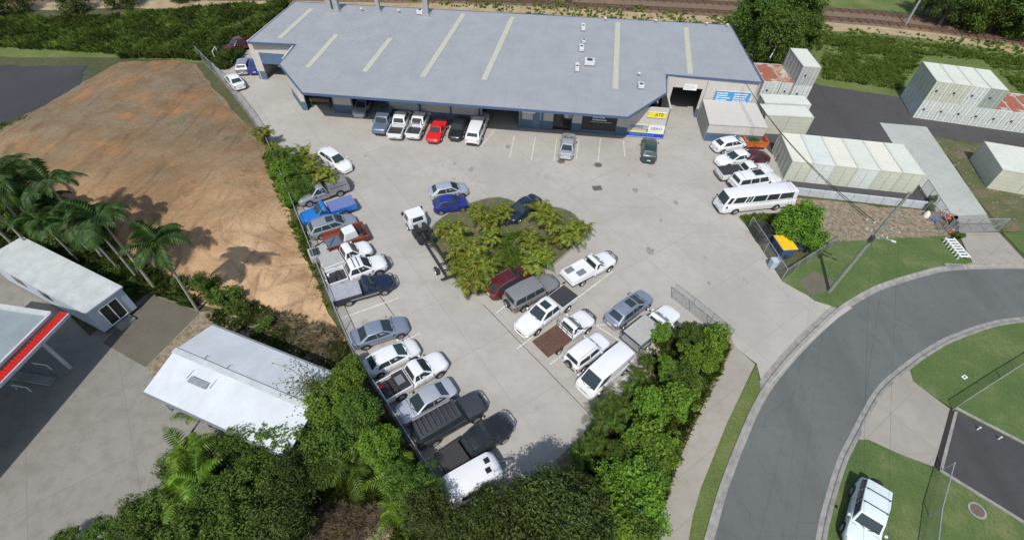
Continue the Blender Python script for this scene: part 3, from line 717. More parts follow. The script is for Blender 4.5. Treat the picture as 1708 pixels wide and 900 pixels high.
def vehicle(kind,fpx,rpx,pt,label,cat,group=None,L=None,name='parked_car',tray=None,zmid=.5,bull=False,rack=None,spare=False,sunroof=False,trim=None,winsplit=None,roofmat=None,snorkel=False,rimmat='rim',extras=(),nm_w=1.0,z0=.03):
    f=G(fpx[0],fpx[1],zmid); r=G(rpx[0],rpx[1],zmid); c=(f+r)/2; L=L or (f-r).length; rz=math.atan2(f.y-r.y,f.x-r.x)
    t=thing(name,label,cat,(c.x,c.y,z0),rz,group); t['L']=L
    S=SPEC[kind]; hw=S['W']/2; X=lambda q:L/2-q*L; xA,xB,xC,xD=S['x']; b=S['b']; H=S['H']; P=pt; ute=kind in('dual','extra','single')
    mb=MB(); flat=tray in('flat','cage','deck')
    body_mesh(kind,L,mb,0,cut=(xD+.012) if ute else None)
    A,T,mA,mT=cabin(kind,L,mb,0)
    # wheel arches
    wx=[X(q) for q in S['wh']]; rr=S['r']
    for k,x in enumerate(wx):
        if ute and k==1: continue
        for s in(-1,1):
            pts=[(x+math.cos(a)*rr*1.22,s*(hw*.999),rr+math.sin(a)*rr*1.2) for a in [PI*i/12 for i in range(13)]]+[(x-rr*1.2,s*hw*.99,S['g']+.02),(x+rr*1.2,s*hw*.99,S['g']+.02)]
            inner=[(p[0],s*(hw-.1),p[2]) for p in pts]
            mb.add([(p[0],s*(hw+.004),p[2]) for p in pts]+inner,[tuple(range(15)) if s<0 else tuple(range(15))[::-1]]+[(i,(i+1)%15,(i+1)%15+15,i+15) for i in range(15)],1)
    if kind not in('bus','van'):
        seams=[xA+.035,(xA+xD)/2,xD-.05] if not kind=='single' else [xA+.035,xD-.01]
        for q in seams:
            for s in(-1,1): mb.box(X(q)-.007,min(s*(hw-.03),s*(hw+.002)),S['g']+.16,X(q)+.007,max(s*(hw-.03),s*(hw+.002)),b-.10,1)
        mb.box(X(xA)-.012+.1,-hw*.82,S['h1']+.0,X(xA)+.012+.1,hw*.82,S['h1']+.036,1)
        for s in(-1,1): mb.box(X(xA)+.1,s*hw*.83-.008,S['h0']-.0,L/2-.12,s*hw*.83+.008,S['h0']+.002,1)
    mb.build('body',[P,'black_plastic'],t,smooth=38)
    for x in wx:
        for s in(-1,1): wheel(t,x,s*(hw-.085),rr,.22 if kind!='bus' else .28,rimmat)
    # glass
    o=.008
    g=MB(); slab(g,patch([A[1],A[0],T[0],T[1]][0:1]+[A[0],T[0],T[1]],.07,.93,.12,.92,o+.006)); g.build('windscreen','glass',t)
    g=MB(); slab(g,patch([A[3],A[2],T[2],T[3]],.09,.91,.28 if kind in('suv','boxy','mini4','van','bus','wagon','hatch') else .14,.88,o+.006)); g.build('rear_window','glass',t)
    splits=winsplit or {'sedan':[(.06,.47),(.50,.90)],'hatch':[(.06,.46),(.49,.84)],'wagon':[(.05,.36),(.385,.66),(.69,.95)],'suv':[(.05,.36),(.385,.66),(.69,.95)],'boxy':[(.05,.33),(.36,.62),(.65,.95)],
      'mini4':[(.06,.45),(.50,.93)],'dual':[(.07,.50),(.54,.93)],'extra':[(.07,.62),(.67,.92)],'single':[(.10,.90)],'utecar':[(.08,.85)],'van':[(.05,.27)],'bus':[(.02,.07),(.10,.25),(.27,.30),(.31,.34),(.36,.54),(.56,.72),(.74,.93)]}[kind]
    for s in(0,1):
        # side patch made from the two half panels
        def pt_(u,v):
            B=[Vector(A[0 if s==0 else 1]),Vector(mA[s]),Vector(A[3 if s==0 else 2])]; TT=[Vector(T[0 if s==0 else 1]),Vector(mT[s]),Vector(T[3 if s==0 else 2])]
            def ln(Q,u): return Q[0].lerp(Q[1],u*2) if u<.5 else Q[1].lerp(Q[2],u*2-1)
            return ln(B,u).lerp(ln(TT,u),v)+Vector((0,(1 if s==0 else -1)*.012,0))
        for (u0,u1) in splits:
            g=MB(); us=[u0,.5,u1] if u0<.5<u1 else [u0,u1]
            v0=.12 if kind!='bus' else .28; v1=.90
            if kind=='van': v0=.25
            vs=[pt_(u,v0) for u in us]+[pt_(u,v1) for u in us[::-1]]; n=len(vs); inn=[v-Vector((0,(1 if s==0 else -1)*.02,0)) for v in vs]
            g.add(vs+inn,[tuple(range(n)) if s==0 else tuple(range(n))[::-1]]+[(i,(i+1)%n,(i+1)%n+n,i+n) for i in range(n)])
            g.build('side_window','glass',t)
    # lamps, bumpers, plate
    zf=S['h0']-.16; xf=L/2
    for s in(-1,1):
        m=MB(); m.add([(xf-.02,s*hw*.42,zf-.06),(xf-.26,s*hw*.86,zf-.04),(xf-.36,s*hw*.88,zf+.10),(xf-.055,s*hw*.46,zf+.09),
                       (xf-.3,s*hw*.42,zf-.06),(xf-.42,s*hw*.8,zf-.04),(xf-.42,s*hw*.8,zf+.1),(xf-.3,s*hw*.46,zf+.09)],
                      [(0,1,2,3),(4,7,6,5),(0,4,5,1),(3,2,6,7),(1,5,6,2),(0,3,7,4)]); m.build('headlight','headlamp',t)
        xr=-L/2; zr=(b if not ute else .95)-.2
        if not flat:
            m=MB(); 
            yo=hw*(.95 if kind in('boxy','mini4','van','bus') or ute else .76); m.box(xr-.012 if True else 0,s*yo-.09*(1),zr-.16,xr+.14,s*yo+.09*(0 if s>0 else 1)-(.0),zr+.12) if s>0 else m.box(xr-.012,-yo,zr-.16,xr+.14,-yo+.09,zr+.12)
            m.build('taillight','taillamp',t)
        m=MB(); mx=X(xA)-.22; m.box(mx-.09,s*(hw+.02) if s>0 else s*(hw+.19),b-.02,mx+.05,s*(hw+.19) if s>0 else s*(hw+.02),b+.13); m.build('mirror',P if kind not in('boxy','bus') else 'black_plastic',t,bevel=.02)
    m=MB(); gx=xf-.035; m.box(gx-.2,-hw*.38,zf-.12,gx+.03,hw*.38,zf+.06); m.build('grille','black_plastic',t,bevel=.02)
    m=MB(); m.box(xf-.25,-hw*.62,S['g'],xf+.03,hw*.62,S['g']+.16); m.build('front_bumper',P if kind in('sedan','hatch','wagon','van') else 'black_plastic',t,bevel=.05)
    if not flat:
        m=MB(); m.box(-L/2-.05,-hw*.72,S['g']+.06,-L/2+.2,hw*.72,S['g']+.24); m.build('rear_bumper',P if kind in('sedan','hatch','wagon','van') else ('chrome' if ute else 'black_plastic'),t,bevel=.05)
        m=MB(); m.box(-L/2-.065,-.2,S['g']+.3,-L/2-.01,.2,S['g']+.41); m.build('number_plate','plate',t)
    m=MB()
    for s in(-1,1): m.bar((X(xA)+.05,s*.1,b+.05),(X(xA)-.12,s*.55,b+.13),.03)
    m.build('wiper','black_plastic',t)
    if sunroof:
        m=MB(); xm=X(xB)-.42; m.box(xm-.38,-.42,H-.03,xm+.3,.42,H+.012+.012); m.build('sunroof','glass',t,bevel=.01)
    if trim:
        for s in(-1,1):
            m=MB(); m.box(X(.74),s*(hw-.02)-.025,b*.55,X(.26),s*(hw-.02)+.035,b*.55+.12); m.build('side_trim',trim,t)
    # roof gear
    xm0,xm1=X(xB)-.1,X(xC)+.15
    if rack in('rails','bars','rails_bars'):
        if rack!='bars':
            for s in(-1,1): m=MB(); m.tube([(xm0,s*hw*.68,H-.02),(xm0-.1,s*hw*.68,H+.06),(xm1+.1,s*hw*.68,H+.05),(xm1,s*hw*.68,H-.04)],.018,6); m.build('roof_rail','steel',t)
        if rack!='rails':
            for q in(.28,.72): m=MB(); x=xm0+(xm1-xm0)*q; m.bar((x,-hw*.72,H+.08),(x,hw*.72,H+.08),.06,.03); m.bar((x,-hw*.66,H-.03),(x,-hw*.66,H+.08),.05); m.bar((x,hw*.66,H-.03),(x,hw*.66,H+.08),.05); m.build('roof_bar','black_plastic',t)
    if rack=='platform':
        m=MB()
        for s in(-1,1): m.bar((xm0+.1,s*hw*.78,H+.12),(xm1-.1,s*hw*.78,H+.12),.07,.06)
        for i in range(9): x=xm0+(xm1-xm0)*i/8; m.bar((x,-hw*.78,H+.12),(x,hw*.78,H+.12),.10,.025)
        for i in(0,4,8): 
            x=xm0+(xm1-xm0)*i/8
            for s in(-1,1): m.bar((x,s*hw*.7,H-.03),(x,s*hw*.78,H+.12),.04)
        m.build('roof_rack','dark_steel',t)
        m=MB(); m.box(xm1-.1,hw*.56,H+.15,xm0-.1,hw*.74,H+.26); m.build('awning_bag','steel',t,bevel=.03)
    if rack=='panel':
        m=MB(); m.box(X(.62),-.45,H+.05,X(.44),.45,H+.11); m.build('solar_panel','window_dark',t)
        m=MB()
        for q in(.42,.64,.86): x=X(q); m.bar((x,-hw*.85,H+.07),(x,hw*.85,H+.07),.05,.03); m.bar((x,-hw*.8,H-.06),(x,-hw*.8,H+.08),.05);m.bar((x,hw*.8,H-.06),(x,hw*.8,H+.08),.05)
        m.build('roof_rack','white_plastic',t)
    if bull:
        m=MB(); bm_='dark_steel' if bull is True else bull
        for z in(.55,.95): m.tube([(xf-.15,-hw*.86,z),(xf+.16,-hw*.6,z),(xf+.2,0,z),(xf+.16,hw*.6,z),(xf-.15,hw*.86,z)],.045,6)
        for s in(-1,1): m.bar((xf+.17,s*.35,.5),(xf+.17,s*.35,1.05),.06); m.bar((xf+.16,s*hw*.6,.5),(xf+.1,s*hw*.6,.95),.06)
        m.build('bull_bar',bm_,t,smooth=40)
    if spare:
        o_=wheel(t,-L/2-.13,0,S['r']*.95); o_.name='spare_wheel'; o_.location=(-L/2-.13,0,1.0); o_.rotation_euler=(0,0,PI/2)
    if snorkel:
        m=MB(); m.tube([(X(.2),-hw*.95,b-.1),(X(xA)-.05,-hw*.97,b),(X(xB)-.05,-hw*.86,H+.1)],.045,6); m.build('snorkel','black_plastic',t)
    # trays
    if ute:
        x1=X(xD+.02); x0=-L/2; w=hw
        if not flat:
            zt=1.12; m=MB()
            m.box(x0,-w*.98,.5,x1,w*.98,.70)
            for s in(-1,1):
                y0,y1=(s*w*.99,s*(w*.99-.09)); m.box(x0,min(y0,y1),.68,x1,max(y0,y1),zt)
            m.box(x0,-w*.9,.68,x0+.07,w*.9,zt-.01); m.box(x1-.06,-w*.9,.68,x1,w*.9,zt-.01)
            x=wx[1]
            for s in(-1,1):
                pts=[(x+math.cos(a)*rr*1.2,s*(w+.004),rr+math.sin(a)*rr*1.2) for a in [PI*i/12 for i in range(13)]]+[(x-rr*1.1,s*(w+.003),.5),(x+rr*1.1,s*(w+.003),.5)]
                m.add(pts+[(p[0],s*(w-.1),p[2]) for p in pts],[tuple(range(15)) if s<0 else tuple(range(15))[::-1]]+[(i,(i+1)%15,(i+1)%15+15,i+15) for i in range(15)],1)
            m.build('tray',[P,'black_plastic'],t,bevel=.02)
            m=MB(); m.box(x0+.07,-w*.88,.70,x1-.06,w*.88,.715); m.build('tray_liner','liner',t)
        if tray=='tonneau':
            m=MB(); m.box(x0+.02,-w*.93,1.12,x1-.02,w*.93,1.17); m.build('tonneau_cover',extras[0] if extras else 'liner',t,bevel=.02)
            if 'bars' in extras:
                m=MB()
                for q in(.12,.5,.88):
                    x=x0+(x1-x0)*q; m.bar((x,-w*.9,1.2),(x,w*.9,1.2),.03,.012)
                m.build('bows','dark_steel',t)
        if tray=='ribbed':
            m=MB(); m.box(x0+.0,-w*.97,1.14,x1-.02,w*.97,1.20)
            n=11
            for i in range(n): y=-w*.9+1.8*w*i/(n-1); m.bar((x0+.03,y,1.205),(x1-.05,y,1.205),.05,.02)
            m.build('tonneau_cover','alloy',t)
        if tray=='canopy':
            m=MB(); zc=H+.06; m.add([(x0,-w*.96,1.12),(x1,-w*.96,1.12),(x1,w*.96,1.12),(x0,w*.96,1.12),(x0+.08,-w*.84,zc),(x1-.03,-w*.84,zc),(x1-.03,w*.84,zc),(x0+.08,w*.84,zc)],[(3,2,1,0),(4,5,6,7),(0,1,5,4),(1,2,6,5),(2,3,7,6),(3,0,4,7)])
            m.build('canopy',extras[0] if extras else P,t,bevel=.05)
            m=MB(); m.box(x1-.95,-.38,zc-.01,x1-.35,.38,zc+.03); m.build('roof_hatch','window_dark',t,bevel=.02)
            for s in(-1,1):
                m=MB(); y=w*.94; m.add([(x0+.25,s*y,1.25),(x1-.2,s*y,1.25),(x1-.2,s*(y-.085),zc-.15),(x0+.25,s*(y-.085),zc-.15)],[(0,1,2,3) if s<0 else (3,2,1,0)]); m.build('canopy_window','glass',t)
        if tray=='toolbox':
            m=MB(); m.box(x1-1.0,-w*.86,.72,x1-.08,w*.86,1.2); m.build('toolbox','black_plastic',t,bevel=.03)
            m=MB(); m.box(x1-.9,-.35,1.2,x1-.3,.4,1.235); 
            m.build('mesh_panel','steel',t)
            m=MB(); m.box(x0+.15,-w*.8,.72,x0+.75,w*.8,1.0); m.build('load_cover','liner',t,bevel=.04)
            m=MB(); m.box(x0+.12,.2,1.0,x0+.4,.6,1.08); m.build('red_bag','red_plastic',t,bevel=.02)
        if tray=='load':
            m=MB(); m.box(x0+.12,-w*.8,.72,x0+.8,w*.1,.95); m.build('toolbox','black_plastic',t,bevel=.03)
            m=MB(); m.tube([(x1-.4,-w*.8,.8),(x1-.6,w*.7,.9)],.03,6); m.bar((x1-.9,0,.76),(x0+.9,.5,.8),.2,.06); m.build('load','engine',t)
            m=MB(); m.tube([(x0+.3,w*.5,.72),(x0+.3,w*.5,1.0)],.11,10); m.build('bucket','white_plastic',t)
        if tray=='sportsbar':
            m=MB()
            for s in(-1,1): m.tube([(x1-.12,s*w*.8,1.12),(x1-.25,s*w*.7,H-.05),(x1-.9,s*w*.85,1.14)],.035,6)
            m.bar((x1-.25,-w*.7,H-.05),(x1-.25,w*.7,H-.05),.07); m.build('sports_bar','chrome',t,smooth=40)
        if flat:
            m=MB(); zf_=.92
            for s in(-1,1): m.bar((x1+.2,s*.4,.62),(x0+.2,s*.4,.62),.09,.16)
            m.build('chassis_rail','dark_steel',t)
            w2=w+.06; m=MB(); m.box(x0,-w2,zf_-.07,x1-.03,w2,zf_)
            mat={'flat':extras[0] if extras else 'alloy','cage':'galv','deck':P}[tray]
            if tray=='flat':
                n=9
                for i in range(n): y=-w2+.1+(2*w2-.2)*i/(n-1); m.box(x0+.03,y-.085,zf_,x1-.06,y+.085,zf_+.025)
            m.build('tray',mat,t)
            for s in(-1,1):
                m=MB(); m.box(wx[1]-.42,s*w2-.22 if s>0 else s*w2,.74,wx[1]+.42,s*w2 if s>0 else s*w2+.22,.80); m.build('mudguard','black_plastic',t)
            if tray in('flat','cage'):
                m=MB()
                for y in(-w2+.05,-.3,.3,w2-.05): m.bar((x1-.08,y,zf_),(x1-.08,y,H+.02),.05)
                for z in(zf_+.35,H+.0): m.bar((x1-.08,-w2+.05,z),(x1-.08,w2-.05,z),.05)
                m.build('headboard','steel' if tray=='flat' else 'dark_steel',t)
            if tray=='cage':
                m=MB(); zt=1.75
                for x in(x0+.05,(x0+x1)/2,x1-.2):
                    for s in(-1,1): m.bar((x,s*(w2-.04),zf_),(x,s*(w2-.04),zt),.04)
                    m.bar((x,-w2+.04,zt),(x,w2-.04,zt),.04)
                for s in(-1,1):
                    for z in(1.3,zt): m.bar((x0+.05,s*(w2-.04),z),(x1-.1,s*(w2-.04),z),.035)
                m.build('cage_frame','dark_steel',t)
                m=MB(); m.box(x0+.06,-w2+.06,zt+.022,x1-.12,w2-.06,zt+.034); m.build('cage_cover','box_grey',t)
            if tray=='deck':
                m=MB(); m.add([(x0,-w2,zf_),(x1-.1,-w2,zf_),(x1-.1,w2,zf_),(x0,w2,zf_),(x0+.1,-w2*.9,1.3),(x1-.1,-w2*.9,1.45),(x1-.1,w2*.9,1.45),(x0+.1,w2*.9,1.3)],[(3,2,1,0),(4,5,6,7),(0,1,5,4),(1,2,6,5),(2,3,7,6),(3,0,4,7)]); m.build('service_body',P,t,bevel=.05)
                zz=lambda x:1.3+.15*(x-x0-.1)/(x1-x0-.2)
                for s,xx in((1,x0+.25),(-1,x0+.95)):
                    m=MB(); a,b_=xx,xx+.85; y0,y1=s*.12,s*.72; m.add([(a,min(y0,y1),zz(a)),(b_,min(y0,y1),zz(b_)),(b_,max(y0,y1),zz(b_)),(a,max(y0,y1),zz(a)),(a,min(y0,y1),zz(a)+.05),(b_,min(y0,y1),zz(b_)+.05),(b_,max(y0,y1),zz(b_)+.05),(a,max(y0,y1),zz(a)+.05)],[(4,5,6,7),(0,1,5,4),(1,2,6,5),(2,3,7,6),(3,0,4,7)]); m.build('locker_lid','steel',t,bevel=.01)
                m=MB()
                for i in range(8): y=-.6+1.2*i/7; m.box(x1+.0,y-.045,H-.02,x1+.14,y+.045,H+.05)
                m.build('vent_louvre','black_plastic',t)
                m=MB(); m.bar((x0,0,.6),(x0-.35,0,.6),.07); m.build('tow_bar','dark_steel',t)
    return t

WHITE=paint('paint_white',(.71,.72,.73)); SILVER=paint('paint_silver',(.40,.42,.45),.55); SILVB=paint('paint_silver_blue',(.30,.34,.42),.5)
LSILV=paint('paint_light_silver',(.50,.53,.58),.45); GREY=paint('paint_grey',(.28,.28,.27),.4); DGREY=paint('paint_dark_grey',(.055,.058,.065),.3)
BLACK=paint('paint_black',(.012,.013,.016)); NAVY=paint('paint_navy',(.012,.022,.05),.2); BLUE=paint('paint_bright_blue',(.01,.16,.52),.1); DBLUE=paint('paint_deep_blue',(.015,.025,.22),.1)
RED=paint('paint_red',(.60,.012,.015)); MAROON=paint('paint_maroon',(.10,.008,.012),.2); GREEN=paint('paint_dark_green',(.02,.06,.065),.3); SLATE=paint('paint_slate_blue',(.16,.21,.29),.4)
CREAM=paint('paint_cream',(.55,.53,.48)); PALEG=paint('paint_pale_green_white',(.62,.70,.70))
GL='vehicles nosed along the left fence'; GB='cars parked under the workshop eave'; GC='vehicles in the middle parking bays'; GR='vehicles lined up beside the containers'; GI='cars around the palm island'
V=vehicle
# under the eave
V('boxy',(632,222),(648,192),SLATE,'slate blue boxy wagon, first of the row under the long eave','car',GB,L=4.4,zmid=.6)
V('dual',(679,184),(658,231),WHITE,'white open tray ute with white painted tub between the slate wagon and its twin','ute',GB,tray='none',name='parked_ute')
V('dual',(711,184),(688,231),WHITE,'white ute with sports bar and dark tray beside the red coupe','ute',GB,tray='sportsbar',name='parked_ute')
V('utecar',(718,242),(739,198),RED,'bright red coupe with long flat nose under the eave','car',GB,L=4.7)
V('sedan',(757,234),(772,198),BLACK,'black sedan between the red coupe and a white wagon','car',GB,L=4.7)
V('suv',(806,191),(787,240),WHITE,'white wagon with dark rear window at the end of the eave row','car',GB)
V('sedan',(598,192),(612,166),LSILV,'pale silver sedan half inside an open workshop bay','car',GB,L=4.5)
V('sedan',(950,224),(943,263),LSILV,'silver sedan parked alone in a painted bay before the shop door','car')
V('wagon',(1083,233),(1081.7,269),GREEN,'dark green car nosed up to the blue shop signs','car')
# left side of the building
V('sedan',(382,125),(402,148),WHITE,'white sedan by the corner of the long left fence','car',L=4.5)
V('wagon',(414,97),(403,125),SILVER,'grey wagon beside the left wing of the workshop','car',L=4.5)
V('hatch',(431,98),(424,124),DBLUE,'deep blue hatchback tight against the workshop wall','car',L=4.2)
V('dual',(385,83),(418,73),MAROON,'dark red ute behind the left wing of the workshop','ute',L=5.0,tray='none',name='parked_ute')
# left fence row
V('hatch',(581,284),(537,253),WHITE,'white hatchback half hidden by palms on the left edge','car')
V('extra',(496,337),(579,309),SILVER,'silver ute with a grey canopy, last before the palm garden','ute',GL,tray='canopy',name='parked_ute',extras=(GREY,))
V('single',(503,369),(592,340),BLUE,'bright blue ute with a blue tarpaulin over its tray','ute',GL,tray='tonneau',name='parked_ute',extras=('blue_tarp',))
V('wagon',(594,366),(515,390),SILVER,'silver station wagon with sunroof between the blue ute and the rusty trailer','car',GL,sunroof=True,rack='rails')
V('extra',(619,414),(538,446),WHITE,'white ute with grey box on its tray, between rusty trailer and black tray ute','ute',GL,tray='tonneau',name='parked_ute',extras=('box_grey',))
V('dual',(644,438),(546,472),WHITE,'white ute with open loaded black tray and roof bars','ute',GL,tray='load',name='parked_ute',rack='bars',bull=True)
V('single',(655,470),(553,500),NAVY,'navy ute with a ribbed silver cover over its tray','ute',GL,tray='ribbed',name='parked_ute',bull=True,trim='chrome')
V('sedan',(680,540),(587,570),SILVB,'silver blue sedan, uppermost of the six cars along the lower fence','car',GL)
V('hatch',(698,577),(611,618),WHITE,'shiny white hatchback with a blue tinted windscreen','car',GL)
V('extra',(742,600),(637,660),WHITE,'white ute with black tray, mesh panel and red bag','ute',GL,tray='toolbox',name='parked_ute')
V('sedan',(662,698),(756,645),LSILV,'pale silver sedan with its nose to the fence','car',GL)
V('boxy',(803,671),(692,734),DGREY,'dark grey four wheel drive with slatted roof rack','car',GL,rack='platform',bull=True,snorkel=True)
V('dual',(848,704),(736,782),BLACK,'black ute with a soft tray cover and silver roof bars','ute',GL,tray='tonneau',name='parked_ute',rack='bars',bull='chrome',extras=('liner','bars'))
# palm island
V('hatch',(780,315),(717,325),LSILV,'silver hatchback above the blue hatchback at the island','car',GI)
V('hatch',(780,338),(723,346),DBLUE,'deep blue hatchback with its side to the island palms','car',GI)
dmg=V('sedan',(846,367),(896,333),NAVY,'damaged dark navy car with its nose stripped among the island palms','car',GI)
# middle bays
V('single',(1020,431),(943,471),WHITE,'white service ute with two grey lids on its body','ute',GC,tray='deck',name='parked_ute',bull=True)
V('wagon',(884,452),(815,491),MAROON,'dark maroon wagon against the palms','car',GC,rack='rails')
V('boxy',(924,471),(847,511),GREY,'grey four wheel drive with spare wheel on its tailgate','car',GC,spare=True,bull='chrome')
V('dual',(868,554),(951,492),WHITE,'white ute with a dark soft tray cover and sunroof','ute',GC,tray='tonneau',name='parked_ute',sunroof=True,bull='white_plastic')
V('single',(983,529),(900,587),WHITE,'white ute with a brown timber tray','ute',GC,tray='flat',name='parked_ute',bull=True,extras=('timber_tray',),snorkel=True)
V('mini4',(1008,566),(949,611),WHITE,'small white four wheel drive with spare wheel','car',GC,spare=True,rack='rails')
V('van',(972,652),(1044,590),WHITE,'white panel van with sliding door window','van',GC,name='parked_van',zmid=.7,L=5.0)
V('hatch',(1081,492),(1016,541),SILVB,'silver blue hatchback with open sunroof in the right hand bays','car',GC,sunroof=True,rack='rails')
V('single',(1124,519),(1048,580),WHITE,'white ute with grey cage over its tray, half under the hedge','ute',GC,tray='cage',name='parked_ute')
# right side
V('hatch',(1247,238),(1190,247),WHITE,'white hatchback parked against the blue banded shed','car',GR)
V('sedan',(1196,271),(1258,260),WHITE,'white sedan with its nose to the forecourt, second beside the shed','car',GR)
V('extra',(1285,284),(1198,293),WHITE,'white ute with a dark covered tray beside the white sedan','ute',GR,tray='tonneau',name='parked_ute')
V('boxy',(1296,300),(1220,311),WHITE,'white four wheel drive with solar panel on its roof rack','car',GR,rack='panel')
V('bus',(1196,344),(1318,331),WHITE,'white minibus with dark side windows beside the green bush','minibus',None,name='minibus',zmid=.6)
V('suv',(1425,925),(1454,806),PALEG,'pale silver four wheel drive parked on the lawn over the road','car',L=4.7,spare=True,rack='bars',z0=.06)
V('hatch',(1274,262),(1246,266),MAROON,'dark red hatchback hidden behind the white sedan and white ute','car',GR,L=3.4)

# ------------------------------------------------------------------ the workshop
BA=R(-4.1); BO=Vector((-26.32,55.75,0))
B=thing('workshop','long grey metal roofed workshop with cream walls and blue base band','workshop',BO,BA)
EZ=4.88
zr=lambda x,y:EZ+.07*y
def rmap(x,y):
    a=Matrix.Rotation(BA,4,'Z')@Vector((x,y,0))+BO; a.z=4.2+.07*y; t=0
    for _ in range(20):
        q=a+(CAMP-a)*t; l=Matrix.Rotation(-BA,4,'Z')@(q-BO); t+=(zr(l.x,l.y)-q.z)/(HGT-a.z)
    return (l.x,l.y)
roof=[(0,0),(39.3,.2),(44.4,6.2),(44.7,10.6),(57.0,10.4),(55.7,26.3),(-10.4,24.2),(-11.9,11.1),(-5.2,11.4),(-5.4,6.1)]
roof=[rmap(*p) for p in roof]
m=MB(); m.prism(roof,lambda x,y:zr(x,y)-.16,zr); ro=m.build('roof','roof_metal',B)
# fascia / gutters follow every edge
m=MB()
for i in range(len(roof)):
    a,b=roof[i],roof[(i+1)%len(roof)]
    m.bar((a[0],a[1],zr(*a)-.10),(b[0],b[1],zr(*b)-.10),.14,.26)
m.build('gutter','trim_blue',ro)
m=MB()
for (x0,y0,x1,y1) in [rmap(32.9,.3)+rmap(33.9,25.2)]: m.bar((x0,y0,zr(x0,y0)+.03),(x1,y1,zr(x1,y1)+.03),.22,.05)
m.build('ridge_flashing','roof_metal',ro)
for (x0,y0,x1,y1) in [(15.8,24.0,13.6,5.6),(23.2,24.0,21.4,6.0),(38.9,24.6,38.0,6.2),(48.9,24.5,47.9,11.2),(7.0,15,6.0,5.8),(-.7,14.9,-1.5,5.8),(-7.0,22.2,-8.1,12.8)]:
    (x0,y0),(x1,y1)=rmap(x0,y0),rmap(x1,y1); m=MB(); m.bar((x0,y0,zr(x0,y0)+.018),(x1,y1,zr(x1,y1)+.018),.70,.04); m.build('skylight','skylight',ro)
# walls: outer face at y=3.1, wings at 10.4 (left) and 9 (right)
def wall(x0,y0,x1,y1,z0,z1f,mat='wall_cream',band=True,th=.2,name='wall'):
    d=Vector((x1-x0,y1-y0,0)); L=d.length; d.normalize(); n=Vector((d.y,-d.x,0))
    m=MB(); zt0,zt1=(z1f(x0,y0),z1f(x1,y1)) if callable(z1f) else (z1f,z1f)
    def blk(za,zb0,zb1,off0,off1,mb):
        a=Vector((x0,y0,0));b_=Vector((x1,y1,0)); P=[a+n*off0,b_+n*off0,b_+n*off1,a+n*off1]
        mb.add([(p.x,p.y,za) for p in P]+[(P[0].x,P[0].y,zb0),(P[1].x,P[1].y,zb1),(P[2].x,P[2].y,zb1),(P[3].x,P[3].y,zb0)],[(0,1,2,3),(7,6,5,4),(0,4,5,1),(1,5,6,2),(2,6,7,3),(3,7,4,0)])
    blk(z0,zt0,zt1,0,-th,m); w=m.build(name,mat,B)
    if band and z0<.1:
        m=MB(); blk(0,1.25,1.25,.012,.0,m); m.build('base_band','band_blue',w)
    return w
zt=lambda x,y:zr(x,y)-.18
FY=3.1
openings=[(-1.6,2.0,3.6),(4.6,9.4,3.6),(21.5,26.2,3.7)]
xs_=[-2.2]
def seg(x0,x1,**k): return wall(x0,FY,x1,FY,0,zt(0,FY),**k)
seg(-2.3,-1.7); seg(2.0,4.6); seg(9.4,21.6); seg(26.2,30.6); seg(33.0,34.2); seg(38.6,39.6)
for a,b,h in openings: wall(a if a>-1.6 else -1.7,FY,b,FY,h,zt(0,FY),band=False,name='lintel')
wall(30.6,FY,33.0,FY,3.2,zt(0,FY),band=False,name='lintel'); wall(34.2,FY,38.6,FY,3.3,zt(0,FY),band=False,name='lintel')
wall(39.6,FY-.1,44.7,FY-.1,0,4.2); wall(44.7,FY-.1,44.7,9.2,0,4.3)
wall(-5.1,6.6,-2.3,FY,0,zt); wall(-5.1,10.6,-5.1,6.6,0,zt); 
wall(-11.6,10.5,-10.5,10.5,0,zt); wall(-6.0,10.5,-5.1,10.5,0,zt); wall(-10.5,10.5,-6.0,10.5,3.9,zt,band=False,name='lintel')
wall(-10.0,22.4,-11.5,10.5,0,zt)
wall(44.7,9.2,45.7,9.2,0,zt); wall(45.7,9.2,49.5,9.2,4.0,zt,band=False,name='lintel'); wall(49.5,9.2,56.3,9.2,0,zt); wall(56.3,9.2,55.2,24.6,0,zt); wall(55.2,24.6,-10.0,22.4,0,zt)
# pilasters, downpipes
for x in (9.4,13.5,17.5,21.2,26.5,29.2): m=MB(); m.box(x-.12,FY-.11,0,x+.12,FY-.015,zt(0,FY)); m.build('pilaster','band_blue',B)
for x,y in ((49.9,9.05),(44.85,9.0),(56.2,9.05),(-5.35,10.3)): m=MB(); m.tube([(x,y-.06,0),(x,y-.06,zt(x,y))],.06,8); m.build('downpipe','wall_cream',B)
# interior floor, back partition and near-black floor sheets that paint in the bays' unlit depth
m=MB(); m.prism([(-2,3.2),(44.5,3.2),(44.5,9.4),(56.2,9.4),(55.1,24.4),(-9.9,22.3),(-11.4,10.7),(-5.2,10.7),(-5.2,6.7)],.03,.06); m.build('floor','lot_concrete',B)
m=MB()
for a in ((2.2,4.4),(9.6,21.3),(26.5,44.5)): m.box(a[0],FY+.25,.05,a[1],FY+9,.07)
m.build('floor_shade','dark_inside',B)
for x in(3.2,28.4,30.2): m=MB(); m.box(x-.08,FY+.25,.05,x+.08,16,3.9); m.build('partition','wall_cream',B)
